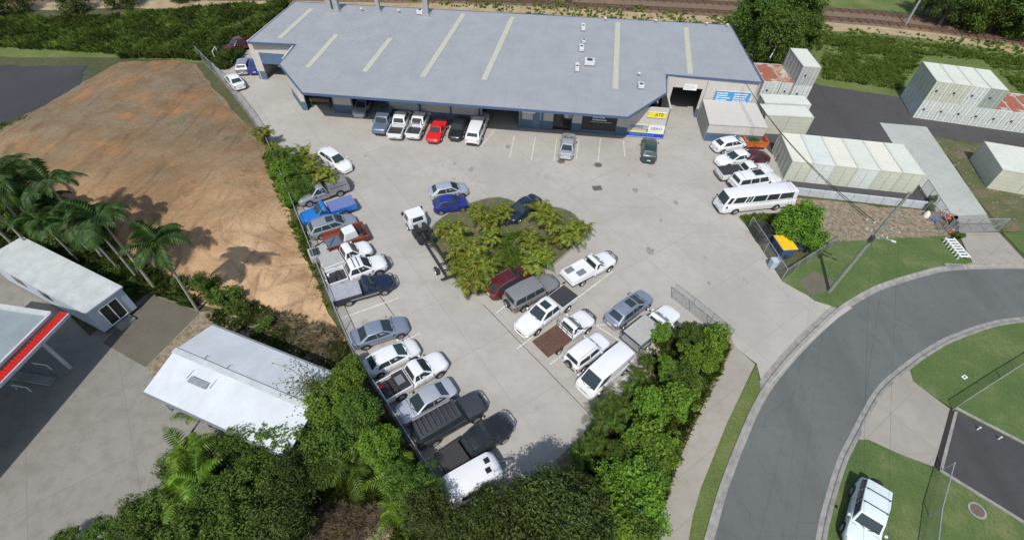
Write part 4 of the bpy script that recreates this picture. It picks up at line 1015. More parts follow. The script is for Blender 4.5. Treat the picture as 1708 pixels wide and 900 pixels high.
# doors
d=MB(); d.box(-10.5,10.56,2.35,-6.0,10.62,3.95); 
for i in range(8): d.box(-10.45,10.54,2.45+i*.19,-6.05,10.56,2.5+i*.19)
d.build('roller_door','door_blue',B)
def opening_frame(x0,x1,y,h):
    m=MB(); m.box(x0-.1,y-.045,0,x0,y-.012,h+.1); m.box(x1,y-.045,0,x1+.1,y-.012,h+.1); m.box(x0,y-.045,h,x1,y-.012,h+.1); m.build('door_frame','band_blue',B)
opening_frame(2.0-3.6,2.0,FY,3.6); opening_frame(4.6,9.4,FY,3.6); opening_frame(21.6,26.2,FY,3.7)
# shopfront glazing
for x0,x1,z0,z1 in ((30.65,32.95,.15,3.15),(34.25,38.55,.5,3.25)):
    m=MB(); m.box(x0,FY+.06,z0,x1,FY+.10,z1); w=m.build('shop_window','window_dark',B)
    f=MB(); n=3 if x1-x0>3 else 2
    for i in range(n+1): x=x0+(x1-x0)*i/n; f.box(x-.03,FY+.0,z0,x+.03,FY+.055,z1)
    f.box(x0,FY+.0,z0,x1,FY+.05,z0+.06); f.box(x0,FY+.0,z1-.06,x1,FY+.05,z1); f.build('window_frame','dark_steel',w)
m=MB(); m.box(34.25,FY-.0,0.,38.55,FY+.1,.5); m.build('window_base','band_blue',B)
m=MB(); m.box(26.3,FY-.1,2.2,28.3,FY-.03,2.6); m.build('wall_panel','sign_white',B)
m=MB(); m.box(28.0,FY-.05,.0,28.9,FY-.014,2.3); m.build('side_door','door_blue',B)
# light fittings under the eave, awning posts
for x in (2.2,8.4,13.6,20.8,33.6): m=MB(); m.box(x-.12,-.6,4.5,x+.12,-.35,4.62); m.build('flood_light','white_unit',B)
# signs with lettering
def lettering(body,size,mat,parent,loc,rot,name='lettering',align='CENTER',ext=.006):
    cu=bpy.data.curves.new(name,'FONT'); cu.body=body; cu.size=size; cu.align_x=align; cu.align_y='CENTER'; cu.extrude=ext; cu.resolution_u=3
    o=bpy.data.objects.new('tmp_text',cu); C.objects.link(o); bpy.context.view_layer.update()
    me=bpy.data.meshes.new_from_object(o.evaluated_get(bpy.context.evaluated_depsgraph_get())); bpy.data.objects.remove(o); me.materials.clear(); me.materials.append(MATS[mat]); me.name=name
    t=bpy.data.objects.new(name,me); C.objects.link(t); t.parent=parent; t.location=loc; t.rotation_euler=rot; return t
def wsign(name,x0,x1,z0,z1,y,mat,label,cat='sign'):
    p=Matrix.Rotation(BA,4,'Z')@Vector(((x0+x1)/2,y,0))+BO
    t=thing(name,label,cat,(p.x,p.y,z0),BA); m=MB(); m.box(-(x1-x0)/2,-.05,0,(x1-x0)/2,0,z1-z0); m.build('panel',mat,t)
    f=MB(); w,h=(x1-x0)/2,z1-z0
    f.box(-w,-.07,-.04,w,0,-.001); f.box(-w,-.07,h+.001,w,0,h+.04); f.build('frame','sign_white',t); return t
def bars(t,cols,x0s,z0,dz,n,w,h,mat='sign_text',seed=1,nm='writing'):
    rnd=random.Random(seed)
    for c,x0 in zip(range(cols),x0s):
        m=MB()
        for i in range(n):
            x=x0; e=x0+w*rnd.uniform(.7,1)
            while x<e:
                l=rnd.uniform(.12,.4); m.box(x,-.058,z0+i*dz,min(e,x+l),-.052,z0+i*dz+h); x+=l+.06
        m.build(nm,mat,t)
s=wsign('wall_sign',51.2,55.7,2.0,4.0,9.15,'sign_blue','wide blue service board with two columns of white writing')
bars(s,2,(-2.0,.2),.15,.30,6,1.8,.12)
s=wsign('wall_sign',47.0,48.7,3.85,4.55,9.13,'sign_white','small white board above the open right hand bay'); bars(s,1,(-.7,),.12,.17,3,1.4,.06,'sign_grey',4)
s=wsign('wall_sign',40.0,42.4,.85,1.85,FY-.16,'sign_grey','grey shop sign left of the white lettered one, above the blue strip'); bars(s,1,(-.9,),.62,.2,2,1.7,.1,'text_dark',5)
m=MB(); m.box(-1.2,-.056,.06,1.2,-.051,.24); m.build('stripe','sign_yellow',s)
s=wsign('wall_sign',42.55,44.55,.85,1.85,FY-.16,'sign_white','white shop sign lettered in dark blue above the blue strip')
lettering('GERO',.55,'text_dark',s,(0,-.06,.58),(PI/2,0,0)); m=MB(); m.box(-.95,-.056,.1,.95,-.051,.22); m.build('stripe','sign_yellow',s)
s=wsign('wall_sign',40.0,44.6,.22,.78,FY-.16,'sign_royal','long royal blue strip sign at the foot of the shop wall'); bars(s,1,(-1.9,),.2,.3,1,3.8,.16,'sign_blue',7)
s=wsign('wall_sign',42.1,44.3,3.0,3.65,FY-.16,'sign_yellow','bright yellow sign with black lettering high on the angled corner'); lettering('ATE',.58,'black_sign',s,(.25,-.06,.33),(PI/2,0,0))
s=wsign('window_sign',35.3,37.9,1.7,2.8,FY-.02,'black_sign','black shop window sign with white writing'); bars(s,1,(-1.1,),.2,.32,3,2.1,.13,'sign_text',9)
# roof furniture
def roofpt(x,y): 
    x,y=rmap(x,y); p=Matrix.Rotation(BA,4,'Z')@Vector((x,y,0))+BO; return (p.x,p.y,zr(x,y))
def stack(x,y,label,w,h,double=False):
    t=thing('exhaust_stack',label,'exhaust duct',roofpt(x,y),BA,'exhaust stacks along the back of the roof')
    for i in range(2 if double else 1):
        m=MB(); x0=i*1.05; m.box(x0-w/2,-w/2,-.05,x0+w/2,w/2,h); m.build('duct','galv',t); m=MB(); m.box(x0-w/2-.1,-w/2-.1,h,x0+w/2+.1,w/2+.1,h+.12); m.build('cap','galv',t)
    m=MB(); m.box(-w/2-.2,-w/2-.2,-.03,(1.05 if double else 0)+w/2+.2,w/2+.2,.12); m.build('flashing','roof_metal',t)
stack(-4.2,22.3,'wide double exhaust duct at the left back edge of the roof',.75,3.2,True)
stack(3.0,23.0,'single tall exhaust duct between the double duct and the right hand one',.6,3.2)
stack(10.3,23.0,'single exhaust duct with a white fan box at its foot',.75,3.2)
def acunit(x,y,label,sx=.9,sy=.8,h=.55,name='air_conditioner',cat='air conditioner'):
    t=thing(name,label,cat,roofpt(x,y),BA); m=MB(); m.box(-sx/2,-sy/2,.08,sx/2,sy/2,h); m.build('casing','white_unit',t,bevel=.03)
    m=MB(); m.tube([(0,0,h-.01),(0,0,h+.04)],min(sx,sy)*.33,14); m.build('fan_grille','dark_steel',t)
    
    for e in(-1,1): m=MB(); m.box(e*sx/2-.06,-sy/2-.05,-.04,e*sx/2+.06,sy/2+.05,.08); m.build('foot','steel',t)
acunit(34.7,11.8,'square white cooler box right of the roof flashing',1.3,1.2,.6,'evaporative_cooler','cooler')
acunit(33.1,10.4,'long white unit on the flashing, nearest the square cooler',.5,2.0,.4)
acunit(33.6,15.6,'white unit on the flashing, middle of the roof line',.6,1.5,.5)
acunit(33.75,21.8,'white unit on the flashing nearest the back edge',.55,1.8,.5)
acunit(33.9,17.6,'tiny white box beside the middle roof unit',.45,.5,.4)
acunit(41.2,7.0,'white unit low on the roof above the angled corner',.7,1.1,.45)
acunit(9.4,22.9,'white fan box joined to the exhaust duct foot',.9,.7,.6)
for i,(x,y) in enumerate(((.6,22.4),(6.2,22.7),(37,24.7),(44.5,25.2),(52,25.4),(55,25.4),(41.1,9.6))):
    t=thing('roof_vent',['small vent by the single exhaust duct','thin vent pipe before the right hand exhaust duct','little vent on the back edge behind the middle skylights','little vent on the back edge, second from the right group','little vent on the back edge near the big tree','little vent on the right back corner of the roof','short vent pipe above the angled corner'][i],'vent',roofpt(x,y),BA,'vents on the workshop roof')
    m=MB(); m.tube([(0,0,-.05),(0,0,.4)],.09,8); m.build('pipe','galv',t); m=MB(); m.tube([(0,0,.4),(0,0,.46),(0,0,.55)],[.2,.22,.08],10); m.build('cowl','white_unit',t)
# annex with blue band
sh=thing('shed','low cream annex with sloped roof and blue base band','shed',(Matrix.Rotation(BA,4,'Z')@Vector((49.9,3.4,0))+BO),BA)
m=MB(); m.prism([(0,0),(7.0,.2),(6.7,5.6),(0,5.6)],.0,lambda x,y:2.35+.06*y); m.build('wall','wall_cream',sh)
m=MB(); m.prism([(-.06,-.08),(7.1,.12),(6.8,5.58),(-.06,5.58)],lambda x,y:2.352+.06*y,lambda x,y:2.44+.06*y); m.build('roof','wall_cream',sh)
m=MB(); m.bar((-.02,-.012,.6),(7.0,.188,.6),.02,1.2); m.build('base_band','band_blue',sh)
m=MB(); m.box(-.05,.3,.1,-.01,5.2,2.2); 
for i in range(14): m.box(-.09,.35+i*.36,.1,-.05,.42+i*.36,2.2)
m.build('gate','steel',sh)
t=thing('letter_board','small white notice with blue surround beside the open bay','sign',(Matrix.Rotation(BA,4,'Z')@Vector((50.3,9.1,1.5))+BO),BA); m=MB(); m.box(-.5,-.08,0,.5,-.03,.9); m.build('surround','band_blue',t); m=MB(); m.box(-.28,-.1,.22,.28,-.081,.7); m.build('notice','sign_white',t)

# ------------------------------------------------------------------ shipping containers
def container(cx,cy,rz,L,W,H,z,side,roofm,label,group,doors=True,endm=None):
    """length along local y (doors face -y)"""
    t=thing('shipping_container',label,'container',(cx,cy,z),rz,group)
    for s in(-1,1):
        m=MB()
        # real corrugations along the long sides
        n=int(L/.28); pr=[]
        for i in range(n+1):
            y=-L/2+.1+(L-.2)*i/n; pr.append((s*(W/2-(.012 if i%4 in(0,1) else .05)),y))
        vs=[(x,y,.12) for x,y in pr]+[(x,y,H-.1) for x,y in pr]; k=len(pr)
        m.add(vs,[((i,i+1,k+i+1,k+i) if s>0 else (i+1,i,k+i,k+i+1)) for i in range(k-1)])
        m.build('side_wall',side,t)
    m=MB()
    for s in(-1,1):
        for e in(-1,1): m.box(s*W/2-(.1 if s>0 else 0),e*L/2-(.1 if e>0 else 0),0,s*W/2+(.1 if s<0 else 0),e*L/2+(.1 if e<0 else 0),H)
        m.box(s*W/2-(.06 if s>0 else 0),-L/2+.1,0,s*W/2+(.06 if s<0 else 0),L/2-.1,.13); m.box(s*W/2-(.06 if s>0 else 0),-L/2+.1,H-.11,s*W/2+(.06 if s<0 else 0),L/2-.1,H)
    m.box(-W/2+.1,-L/2,0,W/2-.1,-L/2+.09,.14);m.box(-W/2+.1,-L/2,H-.12,W/2-.1,-L/2+.09,H);m.box(-W/2+.1,L/2-.09,H-.12,W/2-.1,L/2,H); m.box(-W/2+.1,L/2-.08,.0,W/2-.1,L/2-.03,H-.12)
    m.build('frame',side,t)
    m=MB(); m.box(-W/2+.06,-L/2+.09,H-.055,W/2-.06,L/2-.09,H-.02)
    n=int(L/.5)
    for i in range(n): y=-L/2+.3+(L-.6)*i/(n-1); m.box(-W/2+.14,y-.09,H-.02,W/2-.14,y+.09,H+.002)
    m.build('roof',roofm,t)
    for s in(-1,1):
        x0,x1=(-W/2+.11,-.015) if s<0 else (.015,W/2-.11)
        dd=MB(); dd.box(x0,-L/2+.02,.15,x1,-L/2+.07,H-.13)
        for k in range(4): z0=.35+k*(H-.7)/4; dd.box(x0+.05,-L/2+.008,z0,x1-.05,-L/2+.02,z0+.12)
        d_=dd.build('door' if doors else 'end_panel',endm or side,t)
        if doors:
            for q in(.28,.78): r=MB(); x=x0+(x1-x0)*q; r.tube([(x,-L/2-.02,.1),(x,-L/2-.02,H-.08)],.022,5); r.box(x-.16,-L/2-.03,1.05,x+.04,-L/2-.012,1.1); r.build('lock_rod','galv',d_)
            if s<0: r=MB(); r.box(x1-.5,-L/2-.002,1.2,x1-.25,-L/2+.006,1.5); r.build('marking_plate','text_dark',d_)
    return t
def row(px0,px1,z,n,L,H,sides,roofs,labels,group,z0=0,wf=None,back=(1,0),doors=True,ends=None):
    a=G(px0[0],px0[1],z); b=G(px1[0],px1[1],z); d=(b-a); W=(d.length/n); u=d.normalized(); rz=math.atan2(u.y,u.x); nrm=Vector((-u.y,u.x,0))
    for i in range(n):
        c=a+u*(W*(i+.5))+nrm*(L/2)
        container(c.x,c.y,rz,L,W-.03,H,z0,sides[i%len(sides)],roofs[i%len(roofs)],labels[i],group,doors,ends)
GY='containers side by side in the yard'
row((1322,269),(1545,292),2.6,6,6.2,2.6,['cont_cream','cont_white','cont_cream','cont_white','cont_cream','cont_cream'],['cont_roofc','cont_white','cont_roofc','cont_roofw','cont_roofc','cont_roofw'],
    ['cream container nearest the minibus, first of the row','pale grey container second from the minibus','cream container third from the minibus in the row','white roofed container third from the slab end','cream container next to the last in the row','pale container at the slab end of the row'],GY,doors=False)
GS='containers stacked two high at the right'
a=(1521.5,196)
# lower row and upper row
LA=G(1521.5,196); LB=G(1708,222.5); u=(LB-LA).normalized(); Wd=2.13
def placerow(n,z0,sides,roofs,labels,start=0):
    rz=math.atan2(u.y,u.x); nrm=Vector((-u.y,u.x,0))
    for i in range(n):
        c=LA+u*(Wd*(i+start+.5))+nrm*3.1; container(c.x,c.y,rz,6.2,Wd-.03,2.6,z0,sides[i%len(sides)],roofs[i%len(roofs)],labels[i],GS,True)
placerow(8,0,['cont_white'],['cont_roofw','cont_roofw','cont_roofw','cont_roofw','rust_roof','rust_roof','rust_roof','rust_roof'],
  ['white bottom container at the left end of the stack','white bottom container second from the left end of the stack','white bottom container third from the left end of the stack','white bottom container under the last of the upper four',
   'white container with rusted roof, just right of the upper four','white container with rusted roof, second right of the upper four','white container with rusted roof, third right of the upper four','white container with rusted roof at the frame edge'])
placerow(4,2.62,['cont_cream','cont_cream','cont_white','cont_green'],['cont_roofw'],
  ['cream upper container at the left end of the stack','cream upper container second from the left','white upper container third from the left','pale green upper container at the right end of the upper four'])
GL2='containers behind the annex'
def cont_at(px,z,L,W,z0,rz,side,roofm,label,group,doors=True,H=2.6,endm=None):
    p=G(px[0],px[1],z); u=Vector((math.cos(rz),math.sin(rz),0)); n=Vector((-u.y,u.x,0)); c=p+u*(W/2)+n*(L/2)
    return container(c.x,c.y,rz,L,W-.03,H,z0,side,roofm,label,group,doors,endm)
cont_at((1275,136),2.6,6.0,2.4,0,R(-3),'cont_white','rust_roof','white container with deep red rusted roof by the workshop corner',GL2)
cont_at((1305,138),2.6,6.0,2.4,0,R(-3),'cont_white','rust_roof_b','white container with orange patched roof beside the tall pair',GL2)
lb=(1310,171)
cont_at((1312,171),0,6.0,2.45,0,R(-3),'cont_white','cont_roofw','lower white container of the tall pair behind the annex',GL2)
cont_at((1312,171),0,6.0,2.45,2.62,R(-3),'cont_grey','cont_roofw','upper grey container of the tall pair behind the annex',GL2)
cont_at((1278,192),2.6,2.9,6.1,0,R(-1),'cont_sidec','cont_roofw','pale container lying across, rear one behind the annex',GL2,False)
t=cont_at((1276,171),2.6,2.4,6.1,0,R(-1),'cont_white','cont_roofw','pale container lying across in front of the rusted pair',GL2,False)
# single container at the right edge
p=G(1673,283,2.6); u=(G(1708,289,2.6)-p).normalized()
container(*(lambda c:(c.x,c.y))(p+u*3.05*1+Vector((-u.y,u.x,0))*3.1),math.atan2(u.y,u.x),6.2,6.1,2.6,0,'cont_sidec','cont_roofw','pale green roofed container block alone at the right edge',None,False)

# ------------------------------------------------------------------ neighbour's buildings on the left
def quadbldg(name,pts,z,base,label,cat): pass
# white transportable office
pA,pB,pC=G(50,403,3),G(200,478,3),G(146,520,3)
u=(pB-pA).normalized(); L=(pB-pA).length+1.2; rz=math.atan2(u.y,u.x); W=2.9
o=pB-u*L
t=thing('site_office','white roofed transportable office with sliding glass end door','site office',(o.x,o.y,0),rz)
m=MB(); m.box(0,-W,.35,L,0,2.85); w=m.build('wall','donga_wall',t)
m=MB(); m.box(-.12,-W-.12,2.852,L+.12,.12,2.98); m.build('roof','white_roof',t)
m=MB(); m.box(L+.002,-2.2,.5,L+.03,-.7,2.45); d=m.build('sliding_door','window_dark',t)
m=MB()
for y in(-2.2,-1.47,-.75): m.box(L+.031,y-.035,.5,L+.06,y+.035,2.45)
m.box(L+.031,-2.2,.46,L+.06,-.7,.53); m.box(L+.031,-2.2,2.42,L+.06,-.7,2.49); m.build('door_frame','white_plastic',d)
for x in(.3,L/2,L-.3):
    for y in(-W+.2,-.2): m=MB(); m.box(x-.1,y-.1,0,x+.1,y+.1,.35); m.build('stump','dark_steel',t)
for x in(2.5,6): m=MB(); m.box(x,-W-.03,1.3,x+1.3,-W-.002,2.1); m.build('window','window_dark',t)
m=MB(); m.box(L+.03,-2.1,0,L+.75,-.8,.3); m.build('step','kerb_concrete',t)
# service canopy with red fascia
c0=G(85,523,5); dirv=(G(0,607,5)-c0).normalized(); rz=math.atan2(dirv.y,dirv.x); back=(G(0,470,5)-c0).normalized()
Lc,Wc=15,9
nv=Vector((-dirv.y,dirv.x,0)); 
if nv.dot(back)<0: nv=-nv
t=thing('service_canopy','flat grey canopy roof with a ribbed red fascia on posts','canopy',(c0.x,c0.y,0),0)
loc=lambda a,b,z:(dirv*a+nv*b+Vector((0,0,z)))[:]
m=MB(); m.add([loc(0,0,4.75),loc(Lc,0,4.75),loc(Lc,Wc,4.75),loc(0,Wc,4.75),loc(0,0,4.95),loc(Lc,0,4.95),loc(Lc,Wc,4.95),loc(0,Wc,4.95)],[(0,3,2,1),(4,5,6,7),(0,1,5,4),(1,2,6,5),(2,3,7,6),(3,0,4,7)]); m.build('roof','awning_grey',t)
m=MB(); m.bar(loc(0,-.02,5.02),loc(Lc,-.02,5.02),.16,.2); m.bar(loc(.05,0,5.02),loc(.05,Wc,5.02),.35,.2); m.build('parapet','white_roof',t)
m=MB(); m.bar(loc(-.4,-.45,4.62),loc(Lc,-.45,4.62),.7,.12); n=60
for i in range(n): a=-.4+(Lc+.4)*i/(n-1); m.bar(loc(a,-.11,4.70),loc(a,-.78,4.70),.12,.08)
m.build('fascia','red_ribs',t)
m=MB(); m.bar(loc(-.42,-.84,4.6),loc(Lc,-.84,4.6),.09,.25); m.build('fascia_trim','donga_wall',t)
for a in(1.5,8,14): m=MB(); m.tube([loc(a,.6,0),loc(a,.6,4.75)],.14,10); m.build('post','white_roof',t)
for k,(a,b) in enumerate(((100,625),(0,0))):
    if k: break
    p=G(58,640); 
t2=thing('pump_island','pale raised kerb island with two short guard rails under the canopy','pump island',tuple(G(58,632)),math.atan2(dirv.y,dirv.x)+PI/2)
m=MB(); m.box(-1.6,-.35,0,1.6,.35,.16); m.build('kerb','kerb_concrete',t2,bevel=.05)
for s in(-1,1): m=MB(); m.tube([(-.6,s*.95,0),(-.6,s*.95,.6),(.6,s*.95,.6),(.6,s*.95,0)],.045,8); m.build('guard_rail','white_plastic',t2,smooth=40)
# gabled carport
a,b=G(352,544,3),G(254,655,3); c_,e_=G(560,615,3),G(470,770,3)
u=((c_-a)+(e_-b)).normalized(); v=Vector((u.y,-u.x,0)); Wc=abs((b-a).dot(v)); Lc=max((c_-a).dot(u),(e_-b).dot(u))+.6
rz=math.atan2(u.y,u.x); t=thing('carport_shed','white gabled carport shed overhung by thin branches','shed',(a.x,a.y,0),rz)
m=MB(); h0,h1=3.0,3.75
prof=[(.15,h0-.06),(-Wc/2,h1),(-Wc-.15,h0-.06)]
for k in range(2):
    (y0,z0),(y1,z1)=prof[k],prof[k+1]
    m.add([(-.1,y0,z0),(Lc,y0,z0),(Lc,y1,z1),(-.1,y1,z1),(-.1,y0,z0-.07),(Lc,y0,z0-.07),(Lc,y1,z1-.07),(-.1,y1,z1-.07)],[(0,3,2,1) if True else 0,(4,5,6,7),(0,1,5,4),(3,7,6,2),(1,2,6,5),(0,4,7,3)])
ro2=m.build('roof','carport_roof',t)
m=MB(); m.bar((-.12,-Wc/2,h1+.03),(Lc+.02,-Wc/2,h1+.03),.42,.05); m.build('ridge_cap','white_roof',ro2)
m=MB(); m.bar((-.1,-Wc-.22,h0-.1),(Lc,-Wc-.22,h0-.1),.13,.13); m.bar((-.1,.22,h0-.1),(Lc,.22,h0-.1),.13,.13); m.build('gutter','steel',ro2)
m=MB(); m.bar((2.5,-Wc*.72,h0+.55),(4.0,-Wc*.72,h0+.55),.45,.10); m.build('roof_panel','galv',t)
for x in (2.2,4.2):
    m=MB(); m.bar((x,-Wc*.72,h0+.45),(x+.2,-Wc*.4,h0+.8),.03); m.build('strut','dark_steel',t)
m=MB(); m.box(.3,-.2,0,Lc-.3,-.1,h0-.1); m.box(Lc-.4,-Wc+.2,0,Lc-.3,-.2,h0-.1); m.build('wall','white_roof',t)
for x in(.3,Lc/2,Lc-.4): m=MB(); m.box(x-.07,-Wc+.05,0,x+.07,-Wc+.19,h0-.15); m.build('post','white_roof',t)
m=MB(); m.tube([(Lc*.42,-Wc-.3,h0-.1),(Lc*.40,-Wc-1.0,h0-.6),(Lc*.36,-Wc-1.3,.0)],.07,6); m.build('downpipe','dark_steel',t)

# ------------------------------------------------------------------ fences
def fence(pts,h,label,name='chain_link_fence',step=2.6,cat='fence',rail=True,base=None,group=None,z=0,toprail='galv'):
    P=[G(x,y,z) for x,y in pts]; o=P[0]; t=thing(name,label,cat,(o.x,o.y,z),0,group)
    P=[p-o for p in P]
    Q=[]
    for i in range(len(P)-1):
        n=max(1,round((P[i+1]-P[i]).length/step))
        for k in range(n): Q.append(P[i].lerp(P[i+1],k/n))
    Q.append(P[-1])
    for q in Q: m=MB(); m.tube([(q.x,q.y,-.05),(q.x,q.y,h+.04)],.035,6); m.build('post',toprail,t,smooth=50)
    if rail:
        m=MB()
        for i in range(len(Q)-1): m.bar((Q[i].x,Q[i].y,h),(Q[i+1].x,Q[i+1].y,h),.05)
        m.build('top_rail',toprail,t)
    m=MB()
    for i in range(len(Q)-1): m.quad((Q[i].x,Q[i].y,.05),(Q[i+1].x,Q[i+1].y,.05),(Q[i+1].x,Q[i+1].y,h-.02),(Q[i].x,Q[i].y,h-.02))
    m.build('mesh','chain',t)
    if base:
        m=MB()
        for i in range(len(Q)-1): m.bar((Q[i].x,Q[i].y,base/2-.1),(Q[i+1].x,Q[i+1].y,base/2-.1),.12,base+.2)
        m.build('plinth','plinth_concrete',t)
    return t
fence([(333,98),(372,137),(420,200),(452,252),(490,345),(520,420),(560,520),(590,590),(620,640),(680,735),(745,835),(790,905)],1.8,'long wire fence on a low plinth down the left side of the forecourt',base=.22)
fence([(1247,380),(1303,467),(1345,440),(1400,405)],1.5,'low wire fence around the bin bay beside the lawn',step=2.0)
fence([(1120,497),(1150,520),(1212,572)],1.9,'open wire gate leaf at the head of the hedge',name='wire_gate',cat='gate',step=1.8)
fence([(1588,684),(1668,632),(1760,575)],1.3,'light rail fence across the upper lawn over the road',step=5)
fence([(1570,784),(1548,860),(1535,960)],1.4,'light rail fence down the lower lawn over the road',step=4)
fence([(1534,318),(1575,385),(1590,392)],1.6,'green tinted wire fence beside the container slab',step=2)
fence([(1540,352),(1560,374),(1566,388)],1.4,'short wire fence by the end of the block wall',step=1.5)
# sliding yard gate
p0=G(1578,386); p1=G(1664,386); t=thing('yard_gate','long silver sliding gate lying across the yard crossover','gate',tuple(p0),math.atan2(p1.y-p0.y,p1.x-p0.x)); L=(p1-p0).length
m=MB(); m.bar((0,0,.15),(L,0,.15),.08); m.bar((0,0,1.75),(L,0,1.75),.08)
for i in range(5): m.bar((L*i/4,0,.15),(L*i/4,0,1.75),.06)
m.bar((0,0,.15),(L/4,0,1.75),.05); m.bar((L*.75,0,.15),(L,0,1.75),.05); m.build('frame','galv',t)
m=MB(); m.quad((0,0,.15),(L,0,.15),(L,0,1.75),(0,0,1.75)); m.build('mesh','chain',t)
m=MB(); m.bar((-.5,-.15,.03),(L+2,-.15,.03),.06); m.build('track','drain_dark',t)
# low block retaining wall before the container row
P=[G(x,y) for x,y in ((1322,322),(1540,346))]; t=thing('block_wall','low pale block retaining wall along the container row','wall',tuple(P[0]),math.atan2(P[1].y-P[0].y,P[1].x-P[0].x)); L=(P[1]-P[0]).length
n=9
for i in range(n): m=MB(); m.box(L*i/n+.02,-.25,-.1,L*(i+1)/n-.02,.0,.85); m.build('panel','block_wall',t)
m=MB(); m.box(0,.02,.6,L,1.0,.62); tag(m.build('fill','yard_asphalt',t))

# ------------------------------------------------------------------ power pole, lines, street lamp
pb=G(1382,487); t=thing('power_pole','tall greenish timber power pole with crossarms on the corner lawn','power pole',(pb.x,pb.y,0),0)
top=Vector((.35,-.05,11.6)); m=MB(); m.tube([(0,0,-.2),(top*.5)[:],top[:]],[.17,.15,.11],10); m.build('pole','pole_timber',t,smooth=50)
ax=Vector((math.cos(R(-38)),math.sin(R(-38)),0))
tips=[]
for z,l in((8.1,1.25),(7.3,.8)):
    c=top*(z/11.6); m=MB(); m.bar((c-ax*l)[:],(c+ax*l)[:],.11,.11); arm=m.build('crossarm','pole_timber',t)
    for q in(-.95,-.5,.5,.95): 
        m=MB(); b0=c+ax*l*q; m.tube([b0[:],(b0+Vector((0,0,.12)))[:],(b0+Vector((0,0,.24)))[:]],[.03,.06,.035],8); m.build('insulator','white_unit',arm); tips.append(b0+Vector((0,0,.22)))
m=MB(); c=top*.6; m.tube([c[:],(c+Vector((.5,-.3,.25)))[:],(c+Vector((1.0,-.6,.3)))[:]],.035,6); la=m.build('lamp_arm','galv',t)
m=MB(); e=c+Vector((1.0,-.6,.28)); m.bar(e[:],(e+Vector((.3,-.2,.0)))[:],.18,.1); m.build('lamp_head','white_unit',la,bevel=.03)
m=MB(); m.bar((c+Vector((-.25,-.2,-.3)))[:],(c+Vector((-.25,-.2,.3)))[:],.28,.28); m.build('fuse_box','dark_steel',t)
def wire(a,b,sag,label,r=.02,n=18):
    o=Vector(a); t=thing('overhead_wire',label,'wire',tuple(o),0,'overhead service wires'); a=Vector(a);b=Vector(b); m=MB()
    m.tube([((a.lerp(b,i/n))-Vector((0,0,sag*4*(i/n)*(1-i/n)))-o)[:] for i in range(n+1)],r,5); m.build('cable','rubber',t); return t
wp=lambda v:(v.x+pb.x,v.y+pb.y,v.z)
eave=Vector(roofpt(54.7,9.9)); eave.z+=.1
wire(wp(tips[0]),(eave.x,eave.y,eave.z),.9,'twin service wire to the workshop corner, upper of the pair',.028); wire(wp(tips[1]),(eave.x+.25,eave.y,eave.z-.25),.95,'twin service wire to the workshop corner, lower of the pair',.028)
for k,(i,dx) in enumerate(((2,0),(3,1.2),(5,.5))): wire(wp(tips[i]),(6+dx*2+k,-12,8),.9,['faint wire crossing the lawn towards the viewer, left one','faint wire crossing the lawn towards the viewer, right one','faint wire crossing the lawn towards the viewer, lower one'][k],.005)
for k,i in enumerate((3,7)): wire(wp(tips[i]),(85,34+k*2,9),.8,['thin wire leading right from the pole top arm','thin wire leading right from the lower arm'][k],.006)
# railway mast
p=G(1510,42); t=thing('railway_mast','pale steel mast standing beside the railway tracks','mast',(p.x,p.y,0),ang_r); m=MB(); m.bar((0,0,0),(0,0,9),.3); m.build('mast','galv',t); m=MB(); m.bar((0,0,7),(0,3,7.4),.1); m.bar((0,0,8.2),(0,3,7.5),.07); m.build('arm','steel',t)
p=G(93,2); t=thing('railway_signal','dark signal post by the track at the upper left','signal',(p.x,p.y,0),ang_r); m=MB(); m.tube([(0,0,0),(0,0,5)],.09,8); m.build('post','dark_steel',t); m=MB(); m.box(-.35,-.2,3.6,.35,.1,5.2); m.build('head','black_plastic',t)

# ------------------------------------------------------------------ bins, barriers, small things
def skip(px,py,rz,L,W,H,body,label,lidm=None,lids=2,gap=0):
    p=G(px,py,0.4); t=thing('skip_bin',label,'skip bin',(p.x,p.y,.05),rz,'skip bins in the bin bay')
    m=MB(); m.add([(-L/2+.12,-W/2+.2,.1),(L/2-.12,-W/2+.2,.1),(L/2-.12,W/2-.2,.1),(-L/2+.12,W/2-.2,.1),(-L/2,-W/2,H),(L/2,-W/2,H),(L/2,W/2,H),(-L/2,W/2,H)],[(3,2,1,0),(0,1,5,4),(1,2,6,5),(2,3,7,6),(3,0,4,7)])
    m.box(-L/2+.1,-W/2+.18,.4,L/2-.1,W/2-.18,.45)
    for s in(-1,1): m.bar((-L/2,s*W/2,H),(L/2,s*W/2,H),.09); m.bar((s*L/2,-W/2,H),(s*L/2,W/2,H),.09)
    for q in(-.3,0,.3): m.bar((L*q,-W/2+.17,.15),(L*q,-W/2-.01,H),.07)
    m.build('bin_body',body,t)
    if lidm:
        for i in range(lids):
            m=MB(); x0=-L/2+L*i/lids+.02; x1=-L/2+L*(i+1)/lids-.02; n=4
            m.box(x0,-W/2-.02,H+.05,x1,W/2,H+.09)
            for k in range(n): y=-W/2+.1+(W-.2)*k/(n-1); m.box(x0+.06,y-.05,H+.09,x1-.06,y+.05,H+.125)
            m.build('lid',lidm,t)
    for s in(-1,1): m=MB(); m.box(s*(L/2+.05)-.06,-.25,.45,s*(L/2+.05)+.06,.25,.7); m.build('lift_pocket','dark_steel',t)
    return t
bz=math.atan2(G(1303,467).y-G(1247,380).y,G(1303,467).x-G(1247,380).x)
skip(1303,417,bz,2.1,1.5,1.35,'skip_blue','blue skip bin with a bright yellow ribbed lid','yellow_lid',2)
skip(1324,404,bz,2.3,1.3,1.5,'skip_blue','blue skip bin with a pale grey lid against the bush','galv',2)
skip(1268,392,bz,2.0,1.5,1.2,'dark_steel','open dark skip bin at the bus end of the bin bay')
